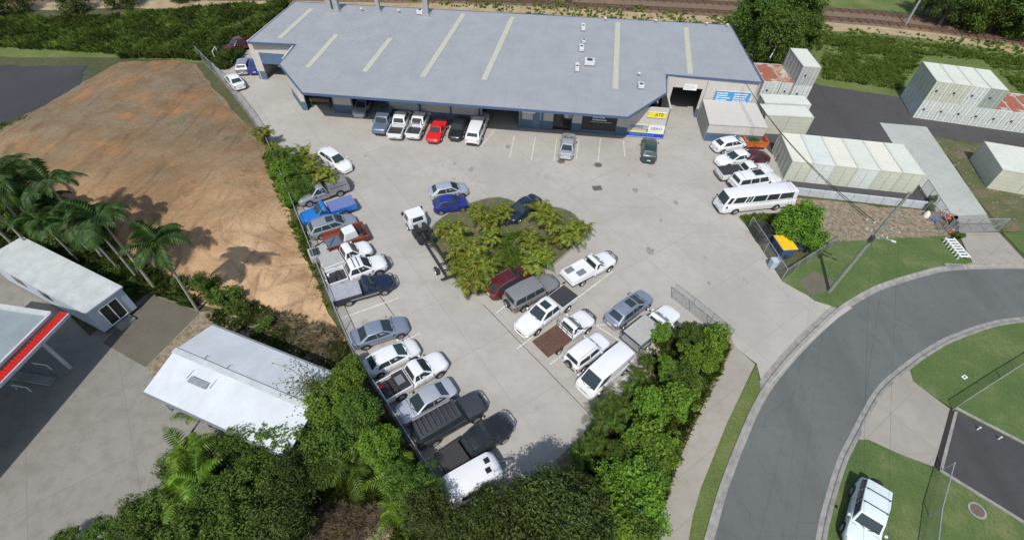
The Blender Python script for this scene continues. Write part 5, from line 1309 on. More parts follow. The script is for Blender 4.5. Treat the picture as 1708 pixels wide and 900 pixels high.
p=G(1290,440,.5); t=thing('wheelie_bin','pale blue wheelie bin beside the yellow lidded skip','bin',(p.x,p.y,.05),bz)
m=MB(); m.add([(-.26,-.3,.05),(.26,-.3,.05),(.26,.3,.05),(-.26,.3,.05),(-.3,-.36,1.0),(.3,-.36,1.0),(.3,.36,1.0),(-.3,.36,1.0)],[(3,2,1,0),(4,5,6,7),(0,1,5,4),(1,2,6,5),(2,3,7,6),(3,0,4,7)]); m.build('bin_body','donga_wall',t)
m=MB(); m.box(-.33,-.38,1.002,.33,.40,1.07); m.build('lid','donga_wall',t,bevel=.03)
for s in(-1,1): m=MB(); m.tube([(s*.3,.3,.1),(s*.24,.3,.1)],.1,10); m.build('wheel','rubber',t)
# orange box trailer
p=G(1257,238,.6); t=thing('box_trailer','orange steel box trailer piled with brush beside the annex','trailer',(p.x,p.y,.03),BA+R(6))
m=MB(); w,l=.95,1.35
m.box(-l,-w,.5,l,w,.56)
for s in(-1,1): m.box(-l,s*w-(.05 if s>0 else 0),.56,l,s*w+(.05 if s<0 else 0),1.15); m.box(s*l-(.05 if s>0 else 0),-w+.05,.56,s*l+(.05 if s<0 else 0),w-.05,1.15)
for s in(-1,1): m.bar((-l,s*w,1.2),(l,s*w,1.2),.1); m.bar((s*l,-w,1.2),(s*l,w,1.2),.1)
m.build('tray','orange_steel',t)
for s in(-1,1): wheel(t,0,s*(w+.12),.3,.2)
m=MB(); m.bar((-l,-.4,.45),(-l-1.1,0,.45),.08);m.bar((-l,.4,.45),(-l-1.1,0,.45),.08); m.build('drawbar','dark_steel',t)
me=CROWNS['shrub'][0]; bb=bpy.data.objects.new('brush_pile',me); C.objects.link(bb); bb.location=(p.x,p.y,1.02); bb.scale=(.6,.5,.3); tag(bb,'tangle of cut brush heaped in the orange trailer','brush')
# rusty flat trailer with a stripped cab on it
f,r=G(611,385,.6),G(541,407,.6); c=(f+r)/2; t=thing('car_trailer','rusty red flat car trailer loaded with wreck parts','trailer',(c.x,c.y,.03),math.atan2(f.y-r.y,f.x-r.x)); l,w=(f-r).length/2,1.15
m=MB(); m.box(-l,-w,.5,l,w,.58)
for s in(-1,1): m.box(-l,s*w-(.08 if s>0 else 0),.58,l,s*w+(.08 if s<0 else 0),.85); m.bar((-l,s*w,.9),(l,s*w,.9),.09)
m.box(l-.06,-w,.58,l,w,.95); m.build('tray','rust_tray',t)
for s in(-1,1):
    for x in(-.45,.45): wheel(t,x,s*(w+.13),.32,.2)
m=MB(); m.bar((-l,-.5,.5),(-l-1.3,0,.5),.09);m.bar((-l,.5,.5),(-l-1.3,0,.5),.09); m.build('drawbar','dark_steel',t)
t2=thing('wrecked_cab','pale green white stripped cab shell lying on the rusty trailer','cab shell',(c.x,c.y,.61),math.atan2(f.y-r.y,f.x-r.x)+.1)
m=MB(); body=[(-.4,-.62,.0),(1.15,-.62,0),(1.15,.62,0),(-.4,.62,0),(-.1,-.55,.85),(1.0,-.55,.9),(1.0,.55,.9),(-.1,.55,.85)]
m.add(body,[(3,2,1,0),(4,5,6,7),(0,1,5,4),(1,2,6,5),(2,3,7,6),(3,0,4,7)]); m.build('shell',PALEG,t2,bevel=.07)
m=MB(); m.add([(-.43,-.5,.18),(-.43,.5,.18),(-.17,.45,.75),(-.17,-.45,.75)],[(0,3,2,1)]); m.build('rear_opening','dark_inside',t2)
m=MB(); m.box(-1.9,-.7,.0,-.55,.6,.08); m.tube([(-1.8,-.5,.12),(-1.0,.4,.3),(-.6,.1,.2)],.05,6); m.build('loose_panels',SLATE,t2)
m=MB(); m.tube([(1.4,-.3,.12),(1.7,.3,.35),(1.9,-.1,.1)],.09,8); m.box(1.3,-.1,0,1.8,.5,.3); m.box(1.5,-.7,0,1.9,-.3,.22); m.build('engine_parts','engine',t2)
# grey canopy box against the fence
p=G(540,424,.5); 
p=G(533,424,.4); t=thing('tray_canopy','loose grey tray canopy box left by the fence behind the trailer','canopy box',(p.x,p.y,.03),math.atan2(f.y-r.y,f.x-r.x)); m=MB(); m.box(-.9,-.75,0,.9,.75,.8); m.build('box','box_grey',t,bevel=.05); m=MB(); m.box(-.75,-.45,.8,.1,.5,.84); m.build('hatch','dark_steel',t)
# truck cab with bare chassis by the island
f=G(688,362,.6); r=G(752,462,.6); c=(f+r)/2; L=(f-r).length; t=thing('stripped_truck','white truck cab on a bare black chassis beside the island palms','truck',(c.x,c.y,.03),math.atan2(f.y-r.y,f.x-r.x))
h=L/2; m=MB(); m.add([(h-1.75,-.92,.55),(h-.05,-.92,.55),(h-.05,.92,.55),(h-1.75,.92,.55),(h-1.75,-.94,1.2),(h,-.94,1.2),(h,.94,1.2),(h-1.75,.94,1.2),(h-1.7,-.82,2.05),(h-.38,-.80,2.05),(h-.38,.80,2.05),(h-1.7,.82,2.05)],
 [(3,2,1,0),(0,1,5,4),(1,2,6,5),(2,3,7,6),(3,0,4,7),(4,5,9,8),(5,6,10,9),(6,7,11,10),(7,4,8,11),(8,9,10,11)]); cb=m.build('cab',WHITE,t,bevel=.09)
m=MB(); slab(m,[(h-1.765,.55,1.4),(h-1.765,-.55,1.4),(h-1.735,-.5,1.85),(h-1.735,.5,1.85)],.02); m.build('rear_window','glass',cb)
m=MB(); slab(m,patch([(h,-.94,1.2),(h,.94,1.2),(h-.38,.8,2.05),(h-.38,-.8,2.05)],.08,.92,.1,.85,.012),.02); m.build('windscreen','glass',cb)
for s in(-1,1):
    m=MB(); q=[(h-1.3,s*.945,1.25),(h-.35,s*.945,1.25),(h-.62,s*.86,1.85),(h-1.3,s*.86,1.85)]; m.add(q,[(0,1,2,3) if s<0 else (3,2,1,0)]); m.build('side_window','glass',cb)
    m=MB(); m.box(h-.25,s*1.0-.1,1.35,h-.12,s*1.0+.12,1.75); m.build('mirror','black_plastic',cb,bevel=.02)
    m=MB(); m.bar((h-1.5,s*.38,.62),(-h+.1,s*.38,.62),.13,.22); m.build('chassis_rail','black_plastic',t)
    wheel(t,h-.95,s*.85,.4,.22)
    wheel(t,-h+1.5,s*.8,.4,.24)
for x in(-h+.3,-h+1.0,-h+1.9,0,.6): m=MB(); m.bar((x,-.38,.62),(x,.38,.62),.08,.12); m.build('cross_member','black_plastic',t)
m=MB(); m.bar((-h+.1,-.95,.6),(-h+.1,.95,.6),.12,.14); m.build('rear_bar','black_plastic',t)
m=MB(); m.box(h-3.0,-.6,.5,h-1.85,.6,1.15); m.tube([(h-2.9,.1,.8),(h-3.9,.1,.7)],.22,8); m.box(h-4.2,-.75,.4,h-3.3,-.35,.85); m.box(h-4.0,.4,.45,h-3.2,.9,.9); m.tube([(h-3.4,-.6,.9),(h-2.6,-.7,1.0)],.15,8); m.tube([(h-2.2,-.6,1.0),(h-2.2,.6,1.1)],.12,8); m.box(h-3.1,.5,.45,h-2.2,.95,.9); m.build('engine_block','engine',t)
m=MB(); m.tube([(h-2.1,-.2,1.25),(h-2.1,.2,1.25)],.13,8); m.box(h-2.5,-.1,1.15,h-2.2,.2,1.3); m.build('air_box','galv',t)
m=MB(); m.box(-h+2.2,-.95,.4,-h+3.0,-.45,.85); m.build('battery_box','black_plastic',t,bevel=.03)
# debris by the damaged car
p=G(840,360,.2); t=thing('jerry_can','bright red plastic can in front of the damaged car','can',(p.x,p.y,.12),.4); m=MB(); m.box(-.3,-.22,0,.3,.22,.5); m.build('can_body','red_plastic',t,bevel=.06); m=MB(); m.tube([(-.15,0,.5),(-.15,0,.62)],.05,8); m.build('cap','black_plastic',t)
p=G(851,371,.2); t=thing('engine_parts','heap of loose engine parts at the nose of the damaged car','car parts',(p.x,p.y,.1),.4); m=MB()
for i in range(9): a=random.uniform(-.7,.7);b=random.uniform(-.4,.4); m.box(a,b,0,a+random.uniform(.1,.35),b+random.uniform(.1,.3),random.uniform(.1,.4))
m.build('blocks','engine',t); m=MB(); m.tube([(-.6,-.3,.1),(-.1,.2,.45),(.5,.1,.15)],.04,6); m.tube([(.2,-.4,.1),(.5,.3,.3)],.05,6); m.build('pipes','chrome',t)
# caravan at the bottom of the row
f=G(832,776,1.2); r=G(745,823,1.2); 
f=G(832,774,1.0); r=G(742,826,1.0); c=(f+r)/2; L=(f-r).length; t=thing('caravan','rounded white caravan half under the dark trees','caravan',(c.x,c.y,.03),math.atan2(f.y-r.y,f.x-r.x))
mb=MB(); st=[]
for q,wf,hf in((0,.62,.55),(.02,.8,.75),(.06,.93,.9),(.14,1,1),(.3,1,1.03),(.7,1,1.03),(.9,1,1),(.97,.97,.95),(1,.9,.85)):
    x=L/2-q*L; w=.93*wf; H=.45+1.5*hf; st.append([(x,0,.45),(x,w*.95,.45),(x,w,.9),(x,w,H-.35),(x,w*.9,H-.08),(x,w*.55,H),(x,0,H+.03),(x,-w*.55,H),(x,-w*.9,H-.08),(x,-w,H-.35),(x,-w,.9),(x,-w*.95,.45)])
n=12; mb.add([p for r_ in st for p in r_],[(i*n+k,(i+1)*n+k,(i+1)*n+(k+1)%n,i*n+(k+1)%n) for i in range(len(st)-1) for k in range(n)]+[tuple(range(n)),tuple((len(st)-1)*n+k for k in range(n))[::-1]]); mb.build('body','caravan_white',t,smooth=50)
for a,b in((L/2-.75,.1),(L/2-.95,-.5)): m=MB(); m.box(a-.2,b,1.97,a+.15,b+.35,2.04); m.build('roof_hatch','window_dark',t)
for s in(-1,1): wheel(t,-.2,s*.82,.34,.2); m=MB(); m.box(-1.2,s*.935-.01,1.15,.2,s*.935+.01,1.6); m.build('window','glass',t)
m=MB(); m.bar((L/2-.2,-.5,.45),(L/2+1.1,0,.45),.08); m.bar((L/2-.2,.5,.45),(L/2+1.1,0,.45),.08); m.bar((L/2+.9,0,.1),(L/2+.9,0,.7),.06); m.build('drawbar','chrome',t)
# white barrier rack on the lawn
p=G(1596,414,.4); t=thing('barrier_rack','white slatted plastic barrier rack lying beside the crossover','barrier',(p.x,p.y,.07),math.atan2(G(1610,432).y-G(1583,400).y,G(1610,432).x-G(1583,400).x)); 
m=MB()
for s in(-1,1): m.bar((-1.4,s*.42,.45),(1.4,s*.42,.45),.12)
m.build('rail','white_plastic',t)
for i in range(7): m=MB(); x=-1.2+i*.4; m.bar((x,-.55,.42),(x,.42,.40),.16,.08); m.bar((x,-.5,.0),(x,-.5,.4),.1); m.build('slat','white_plastic',t)
for k,(x,y) in enumerate(((1570,357),(1581,364),(1585,388))):
    p=G(x,y); t=thing('traffic_cone',['orange traffic cone at the left end of the sliding gate','orange traffic cone just behind the gate post','orange traffic cone in front of the gate by the lawn'][k],'traffic cone',(p.x,p.y,.06),0,'traffic cones by the gate')
    m=MB(); m.tube([(0,0,.04),(0,0,.7)],[.17,.03],10); m.build('cone','cone_orange',t,smooth=50); m=MB(); m.box(-.22,-.22,0,.22,.22,.05); m.build('foot','cone_orange',t); m=MB(); m.tube([(0,0,.38),(0,0,.5)],[.10,.075],10); m.build('band','white_plastic',t)
p=G(1546,358,.3); t=thing('covered_load','bag heap with a white cover and blue sheet beside the block wall','bag heap',(p.x,p.y,.04),.3); m=MB(); m.tube([(0,0,0),(0,0,.4),(0,.1,.7)],[.32,.3,.1],9); m.build('bag','cont_roofc',t,smooth=60); m=MB(); m.box(.1,-1.0,0,1.0,-.3,.25); m.build('sheet','blue_tarp',t,bevel=.05)
# covers and grates
def disc(px,py,r,mat,label,name='manhole_cover',cat='manhole',z=.03,ring=True):
    p=G(px,py); t=thing(name,label,cat,(p.x,p.y,z),0); m=MB(); m.tube([(0,0,-.02),(0,0,.012)],r,20); m.build('lid',mat,t)
    if ring: m=MB(); m.tube([(0,0,-.02),(0,0,.006)],r*1.3,20); m.build('surround','kerb_concrete',t)
disc(936,269.5,.42,'manhole','brown manhole cover just behind the silver sedan'); disc(997.5,275.5,.42,'manhole','dark manhole cover at the foot of a bay line')
disc(1629,851,.42,'manhole','round manhole cover on the lawn over the road',z=.07)
p=G(996,314); t=thing('drain_grate','square steel drain grate in the open forecourt','drain',(p.x,p.y,.03),.2); m=MB(); m.box(-.55,-.45,-.02,.55,.45,.008); m.build('frame','kerb_concrete',t); m=MB()
for i in range(9): m.box(-.5,-.4+i*.09,.008,.5,-.35+i*.09,.02)
m.build('bars','dark_steel',t)
p=G(1608,629); t=thing('water_meter_lid','small white framed meter lid on the upper lawn','meter lid',(p.x,p.y,.06),.5); m=MB(); m.box(-.22,-.14,0,.22,.14,.02); m.build('rim','white_plastic',t); m=MB(); m.box(-.12,-.07,.02,.12,.07,.026); m.build('lid','manhole',t)
p=G(1592,444); t=thing('kerb_inlet','concrete kerb inlet grate beside the crossover','drain',(p.x,p.y,.06),math.atan2(.02,1)); m=MB(); m.box(-1.0,-.35,0,1.0,.25,.1); m.build('surround','kerb_concrete',t,bevel=.03); m=MB()
for i in range(8): m.box(-.7+i*.18,-.3,.1,-.6+i*.18,.1,.115)
m.build('grate','steel',t)
p=G(1600,722,.3)
for k,(x,y) in enumerate(((1629,716),(1664,732))):
    p=G(x,y); t=thing('wheel_stop_post',['short white post at the driveway edge, near the drain','short white post at the driveway edge, further in'][k],'post',(p.x,p.y,.05),0,'short posts at the driveway edge'); m=MB(); m.tube([(0,0,0),(0,0,.35)],.05,8); m.build('post','white_plastic',t); m=MB(); m.tube([(0,0,.35),(0,0,.41)],[.06,.02],8); m.build('cap','white_plastic',t)
# junk at the top-left corner of the yard
def moto(px,py,label,mat,rz):
    p=G(px,py,.4); t=thing('motorbike',label,'motorbike',(p.x,p.y,.0),rz,'old machines by the back fence')
    for x in(-.7,.7): m=MB(); m.tube([(x,-.06,.32),(x,.06,.32)],.32,16); m.build('wheel','rubber',t,smooth=40)
    m=MB(); m.tube([(-.7,0,.35),(-.1,0,.75),(.45,0,.85),(.7,0,.35)],.05,6); m.box(-.25,-.15,.3,.25,.15,.65); m.build('frame','engine',t); m=MB(); m.box(-.15,-.16,.78,.35,.16,1.0); m.build('fuel_tank',mat,t,bevel=.06); m=MB(); m.box(-.75,-.14,.78,-.15,.14,.88); m.build('seat','liner',t,bevel=.04); m=MB(); m.bar((.5,-.35,1.05),(.5,.35,1.05),.04); m.build('handlebar','chrome',t)
moto(388,66,'white motorbike at the very back beside the red ute','white_unit',.6); moto(396,68,'second white motorbike right beside the first','white_unit',.7); moto(366,78,'grey motorbike in the weeds by the flat trailer','box_grey',1.0)
p=G(382,92,.4); t=thing('flat_trailer','dark flat trailer with pale frame standing in the weeds','trailer',(p.x,p.y,0),.2); m=MB(); m.box(-1.8,-.9,.5,1.8,.9,.58); m.build('deck','dark_steel',t); m=MB(); m.bar((-1.8,-.9,.6),(-1.8,-.9,1.4),.07);m.bar((-1.8,.9,.6),(-1.8,.9,1.4),.07);m.bar((-1.8,-.9,1.4),(-1.8,.9,1.4),.07); m.build('frame','white_plastic',t)
for s in(-1,1): wheel(t,0,s*1.0,.3,.18)
p=G(535,167,1.0); t=thing('timber_rack','brown timber rack standing in the first open bay','rack',(p.x,p.y,.06),BA); m=MB(); m.box(-1.3,-.4,.9,1.3,.4,1.35); m.build('boards','bark',t)
for a in(-1.2,1.2):
    for b in(-.3,.3): m=MB(); m.box(a-.05,b-.05,0,a+.05,b+.05,.9); m.build('leg','dark_steel',t)

# ------------------------------------------------------------------ painted bay lines
LN=[((858,226),(850,264)),((893,229),(886,268)),((929,231),(924,269)),((965,233),(961,266)),((1001.5,231),(997.5,272)),((1040,235),(1042,262)),
    ((826,215),(802,246)),((566,532),(664,497)),((578,566),(660,590-56)),((594,607),(700,556)),((626,652),(742,596)),((650,692),(700,668)),((675,728),(730,700)),((702,770),(745,748)),((830,745),(800,770)),
    ((828,522),(872,486)),((950,507),(1022,452)),((990,540),(1063,587)),((990,478),(1010,462)),((917,608),(940,590)),((1060,586),(1052,600)),((1045,540),(990,540+2)),((890,560),(862,582)),((1010,655),(1062,615))]
m=MB()
for k,(a,b) in enumerate(LN):
    p=G(*a);q=G(*b); m=MB(); m.bar((p.x,p.y,.030+.0),(q.x,q.y,.030),.085,.012); tag(m.build('bay_line','line_white'),kind='structure')
isl=GP([(712,398),(735,365),(790,338),(835,330),(880,345),(925,346),(958,358),(972,385),(955,412),(925,440),(880,468),(820,488),(790,492),(755,462),(735,430)])
rnd=random.Random(12)
for i in range(22):
    x,y=rnd.choice([(rnd.uniform(830,1090),rnd.uniform(235,300)),(rnd.uniform(600,760),rnd.uniform(300,700)),(rnd.uniform(880,1150),rnd.uniform(400,620)),(rnd.uniform(1050,1300),rnd.uniform(300,540)),(rnd.uniform(600,800),rnd.uniform(240,300))])
    p=G(x,y); r=rnd.uniform(.12,.5); n=12; q=[(p.x+math.cos(2*PI*k/n)*r*rnd.uniform(.5,1.2),p.y+math.sin(2*PI*k/n)*r*rnd.uniform(.6,1.5)) for k in range(n)]
    if inpoly(p.x,p.y,isl): continue
    m=MB(); m.prism(q,.028,.0325); tag(m.build('oil_stain',['stain_a','stain_b'][i%2]),kind='structure')
LJ=[((806,508),(985,692)),((622,478),(700,585))]
for a,b in LJ:
    p=G(*a);q=G(*b); m=MB(); m.bar((p.x,p.y,.0305),(q.x,q.y,.0305),.05,.006); tag(m.build('slab_joint','drain_dark'),kind='structure')

# ------------------------------------------------------------------ vegetation
def where(i,lst): return lst[i]
# hedge trees along the footpath (bright)
HB=[(1102,556,2.0,.34),(1148,556,2.2,.44),(1190,570,2.2,.56),(1156,598,2.2,.5),(1116,616,2.2,.44),(1140,636,2.3,.52),(1082,676,2.3,.52),(1127,670,2.3,.60),(1076,736,2.4,.68),(1028,750,2.1,.36),(1100,752,2.3,.56),(1010,810,2.4,.54),(1055,806,2.5,.66),(1082,790,2.2,.5),(1026,862,2.5,.72),(1072,858,2.4,.58),(990,892,2.4,.55),(1060,900,2.5,.62),(1178,602,1.8,.36),(1150,645,1.8,.36)]
ords=['hanging over the caged ute','behind the wire gate leaf, middle','at the entrance corner of the footpath hedge','second along the path from the entrance','right below the caged ute','third along the path from the entrance','on the car park side, level with the white van','bulging in the upper middle of the hedge','biggest in the middle of the hedge','small one poking at the lot corner','mid hedge on the footpath side','low on the dark tree side, upper one','below the middle bulge','low hedge on the footpath side','biggest near the bottom of the hedge','near the bottom on the footpath side','lowest on the dark tree side','lowest on the footpath side','small one at the path edge by the entrance','small one at the path edge, upper middle']
for i,(x,y,z,s) in enumerate(HB): tree('hedgeb' if i%4==1 else 'hedge',x,y,z*.9,'bright green leafy tree '+ords[i],'hedge_tree','bright trees along the footpath',s*1.05,.07)
# strappy understorey on the car park side
for i,(x,y,s) in enumerate([(1062,632,.5),(1050,655,.5),(1036,684,.55),(1010,682,.6),(996,706,.6),(988,746,.6),(1018,712,.6),(965,770,.55),(1076,606,.45)]):
    palm_tree(x,y,'g%d'%(i%3),'dark strappy clump '+['below the caged ute','by the right of the white van','behind the rear of the white van','below the nose of the white van','left of the hedge at the lot corner','jutting out over the lot corner','inside the hedge edge, lower middle','at the top of the dark tree shade','tucked under the cage of the ute'][i],'strappy_shrub','shrub','strappy shrubs on the car park edge of the hedge',rz=i*1.3,sc=s,z=1.5*s)
# dark trees at the bottom centre
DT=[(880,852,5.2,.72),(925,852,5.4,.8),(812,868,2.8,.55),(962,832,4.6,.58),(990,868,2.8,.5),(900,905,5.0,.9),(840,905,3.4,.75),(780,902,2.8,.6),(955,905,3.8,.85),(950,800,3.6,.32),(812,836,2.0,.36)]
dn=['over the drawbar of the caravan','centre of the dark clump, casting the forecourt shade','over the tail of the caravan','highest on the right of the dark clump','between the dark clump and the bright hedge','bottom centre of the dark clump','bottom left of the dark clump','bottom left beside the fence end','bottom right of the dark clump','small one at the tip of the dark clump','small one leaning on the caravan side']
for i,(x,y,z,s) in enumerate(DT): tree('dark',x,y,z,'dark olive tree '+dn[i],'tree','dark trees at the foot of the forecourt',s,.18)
# mixed garden between carport and fence
MT=[('bright',575,632,3.6,.5),('bright',545,672,3.4,.6),('mid',598,690,3.8,.55),('bright',628,742,3.8,.52),('mid',560,735,2.2,.7),('mid',505,735,2.2,.62),('mid',668,800,3.6,.45),('dark',712,858,3.4,.5),('bright',588,606,1.6,.32),('bright',538,700,2.2,.42)]
mnn=['right of the carport roof end','against the low corner of the carport roof','beside the fence, opposite the white hatchback','beside the fence, opposite the roof rack wagon','behind the carport, centre of the garden','under the low edge of the carport roof','above the straw patch','at the lower fence end','small one by the fence near the carport top corner','small one on the carport roof corner']
for i,(k,x,y,z,s) in enumerate(MT): tree(k,x,y,z,'green garden tree '+mnn[i],'tree','garden trees between carport and fence',s,.12)
BL=[('mid',452,735,2.4,.7),('mid',400,740,2.2,.75),('mid',345,760,2.2,.7),('mid',300,780,2.0,.7),('mid',420,800,2.8,.9),('mid',350,830,2.6,.85),('mid',285,840,2.2,.8),('dark',480,800,2.6,.85),('mid',225,862,1.8,.65),('dark',470,868,3,.95),('mid',400,888,3,.95),('mid',320,895,2.8,.9),('mid',240,905,2.2,.8),('mid',170,890,1.6,.5),('mid',530,785,2.2,.6),('mid',110,900,1.2,.4)]
bn=['under the carport gutter, right one','under the carport gutter, middle one','left of the carport downpipe','at the upper left tip of the thicket','in the middle of the thicket','left middle of the thicket','left edge of the thicket by the yard','right middle of the thicket','low left edge of the thicket','bottom right of the thicket','bottom centre of the thicket','bottom of the thicket below the pale fronds','bottom left of the thicket','small one spilling onto the concrete yard','at the right end of the thicket by the straw','tiny one alone at the bottom left']
for i,(k,x,y,z,s) in enumerate(BL): tree(k,x,y,z,'dense shrubby tree '+bn[i],'tree','thicket below the carport',s*.70,.12)
for i,(x,y,k,s) in enumerate([(325,765,'b0',.85),(345,815,'b1',.95),(320,835,'b0',.8),(668,800,'b1',.85),(700,838,'b0',.8),(668,858,'b1',.75),(640,745,'g0',.9),(700,812,'g1',.9),(590,780,'g2',.9),(450,760,'b1',.7)]):
    palm_tree(x,y,k,'feathery garden palm '+['with bright fronds left of the carport','with the biggest fronds in the thicket','low in the thicket beside its taller twin','beside the fence opposite the roof rack wagon','beside the fence opposite the black ute','below the others near the straw patch','in the middle of the fence side garden','hugging the fence near the caravan','above the straw patch','right under the carport gutter'][i],'garden_palm','palm','feathery palms in the garden',rz=i*2.1,sc=s,z=2.2*s)
palm_tree(352,712,'b0','lone palm seedling against the carport corner','garden_palm','palm','feathery palms in the garden',rz=1,sc=.6)
# thin branches over the carport
p=G(515,655,3.9); t=thing('overhanging_tree','thin branched sparse tree trailing over the white carport roof','tree',(G(560,680,0).x,G(560,680,0).y,0),0)
base=Vector((0,0,0)); tgt=p-Vector((t.location.x,t.location.y,0)); rnd=random.Random(5); vs=[];fs=[]; mbt=MB(); mbt.tube([(0,0,-.1),(tgt.x*.2,tgt.y*.2,2.4),(tgt.x*.5,tgt.y*.5,4.0)],[.1,.08,.05],6)
for i in range(26):
    a=rnd.uniform(0,2*PI); s0=Vector((tgt.x*.5,tgt.y*.5,4.0)); e=tgt+Vector((rnd.gauss(0,1.3),rnd.gauss(0,1.0),rnd.uniform(.3,.9))); mid=s0.lerp(e,.5)+Vector((rnd.uniform(-.3,.3),rnd.uniform(-.3,.3),.35)); mbt.tube([s0,mid,e],[.03,.02,.01],4)
    for k in range(26):
        q=s0.lerp(e,rnd.random())+Vector((rnd.gauss(0,.3),rnd.gauss(0,.3),rnd.gauss(0,.15)+.1)); leafquad(vs,fs,q,Vector((rnd.gauss(0,.5),rnd.gauss(0,.5),1)),.17,rnd)
mbt.build('trunk','bark',t); m=MB(); m.add(vs,fs); m.build('crown','leaf_mid',t)
# tall palms on the left
TP=[(45,430,'t3'),(330,518,'t0'),(263,487,'t1'),(235,470,'t2'),(205,455,'t3'),(177,436,'t1'),(158,428,'t0'),(115,405,'t2'),(100,420,'t3'),(62,398,'t0'),(28,412,'t1'),(140,445,'t3'),(78,440,'t2'),(10,440,'t0')]
tn=['in the left heart of the grove','standing nearest the dirt with its trunk fully bare','second from the right of the palm grove','third from the right of the palm grove','fourth from the right, close behind the third','mid grove with a short visible trunk','mid grove, tight to its neighbour','at the back of the grove, upper middle','long bare trunk beside the office roof corner','upper left of the grove','far left of the grove','at the foot of the grove above the office roof','low left of the grove behind the office','lowest left at the frame edge']
for i,(x,y,k) in enumerate(TP): palm_tree(x,y,k,'tall slim palm '+tn[i],'palm_tree','palm','grove of tall palms on the left',rz=i*1.9,sc=[.85,1.0,1.0,.9,.8,1.02,.8,.92,1.05,.86,1.04,.75,.88,.98][i])
for i,(x,y,s) in enumerate([(350,480,.6),(385,500,.7),(330,470,.5),(405,512,.45),(362,497,.5),(300,470,.45),(215,478,.5),(150,448,.5),(20,372,.7),(95,385,.8),(60,355,.8),(-5,330,.8),(180,462,.6),(440,540,.4)]):
    tree('shrub' if s<.75 else 'mid',x,y,.6 if s<.75 else 1.6,'low green weed bush '+['right of the bare palm trunk','largest at the lower dirt edge','just above the palm trunk foot','at the right end of the lower dirt edge','between the two biggest weeds','at the foot of the grove on the dirt side','at the end wall of the office','behind the office roof, middle','at the left frame edge in the grove','in the heart of the grove','high on the left under the palms','at the frame edge above the grove','under the mid grove','on the bank above the carport'][i],'low_shrub','weed bushes under the palms',s*1.6 if s<.75 else s,.05)
# garden by the left edge of the forecourt
for i,(x,y,k,s) in enumerate([(440,228,'c0',.85),(456,250,'c2',.7),(482,262,'g0',.8),(505,262,'c1',.9),(520,285,'c3',1.0),(545,300,'c0',.95),(500,300,'g1',.9),(560,300,'c2',.75)]):
    palm_tree(x,y,k,'golden cane palm '+['alone at the upper end of the left garden','second at the upper end of the left garden','darker one inside the left garden','in the middle of the left garden','orange tinged one beside the white hatchback','nearest the silver canopy ute','deep in the left garden','leaning over the white hatchback tail'][i],'cane_palm','palm','cane palms of the left garden',rz=i*1.1,sc=s*.85,z=1.6*s)
for i,(x,y,k,z,s) in enumerate([(470,282,'bright',1.3,.5),(478,305,'bright',1.2,.48),(486,328,'bright',1.1,.42),(497,318,'mid',1.3,.45),(495,275,'mid',1.6,.55),(515,312,'mid',1.2,.45),(466,262,'mid',1.4,.45)]):
    tree(k,x,y,z,'rounded shrub '+['clipped bright against the left fence, upper','clipped bright against the left fence, middle','clipped bright against the left fence, lower','dark behind the canopy ute nose','full green under the cane palms','low beside the canopy ute','at the head of the fence hedge'][i],'shrub','shrubs of the left garden',s,.07)
# island
sheet('island_bed',ragged(smoothpoly(isl,4,True),.09,1,2),.10,'island_soil')
m=MB(); ed=smoothpoly(isl,4,True)
for i in range(len(ed)): a=ed[i]; b=ed[(i+1)%len(ed)]; m.bar((a[0],a[1],.06),(b[0],b[1],.06),.14,.14)
tag(m.build('island_kerb','kerb_concrete'),kind='structure')
IP=[(756,388,'c0',.95),(768,408,'c1',.85),(744,382,'c2',.7),(812,368,'c3',1.05),(838,352,'c2',.8),(795,352,'c1',.7),(905,352,'c2',1.0),(918,372,'c0',.85),(948,392,'c1',1.05),(968,382,'c3',.85),(935,398,'c2',.7),(782,424,'c0',1.05),(776,450,'c3',1.0),(800,448,'c1',1.05),(786,470,'c2',.95),(770,434,'c1',.85),(885,405,'c3',.85),(892,440,'c0',.9),(905,425,'c1',.75),(818,462,'c3',.65),(820,395,'c0',.7)]
inn=['left tip of the island beside the truck cab','left side, just in from the truck chassis','leftmost, brushing the truck cab','top of the island beside the hatchbacks','top of the island left of the damaged car','top left behind the blue hatchback','upper right above the damaged car tail','right side below the upper pair','right tip, larger of two','right tip, outermost','right side, low small one','centre left, tallest','left side beside the chassis tail','lower middle left of the maroon wagon','lowest with orange fronds','left side above the chassis tail','centre right over the grass','lower right above the maroon wagon','lower right small one','touching the maroon wagon rear','small one in the island centre']
for i,(x,y,k,s) in enumerate(IP): palm_tree(x,y,k,'golden cane palm in the island, '+inn[i],'cane_palm','palm','cane palms of the forecourt island',rz=i*2.3,sc=s*.82,z=1.7*s)
tufts('island_grass',GP([(800,400),(880,385),(925,405),(915,440),(860,460),(820,445)],.1),900,.5,'leaf_grass','pale green ground cover in the middle of the island',6,4,.05,.3)
for i,(x,y,s) in enumerate([(862,420,.34),(840,432,.3),(845,405,.3),(930,395,.3)]): tree('shrub',x,y,.5,'low grey green shrub in the island, '+['biggest in the centre','left of the centre','upper centre','by the right palms'][i],'low_shrub','low shrubs of the island',s,.04)
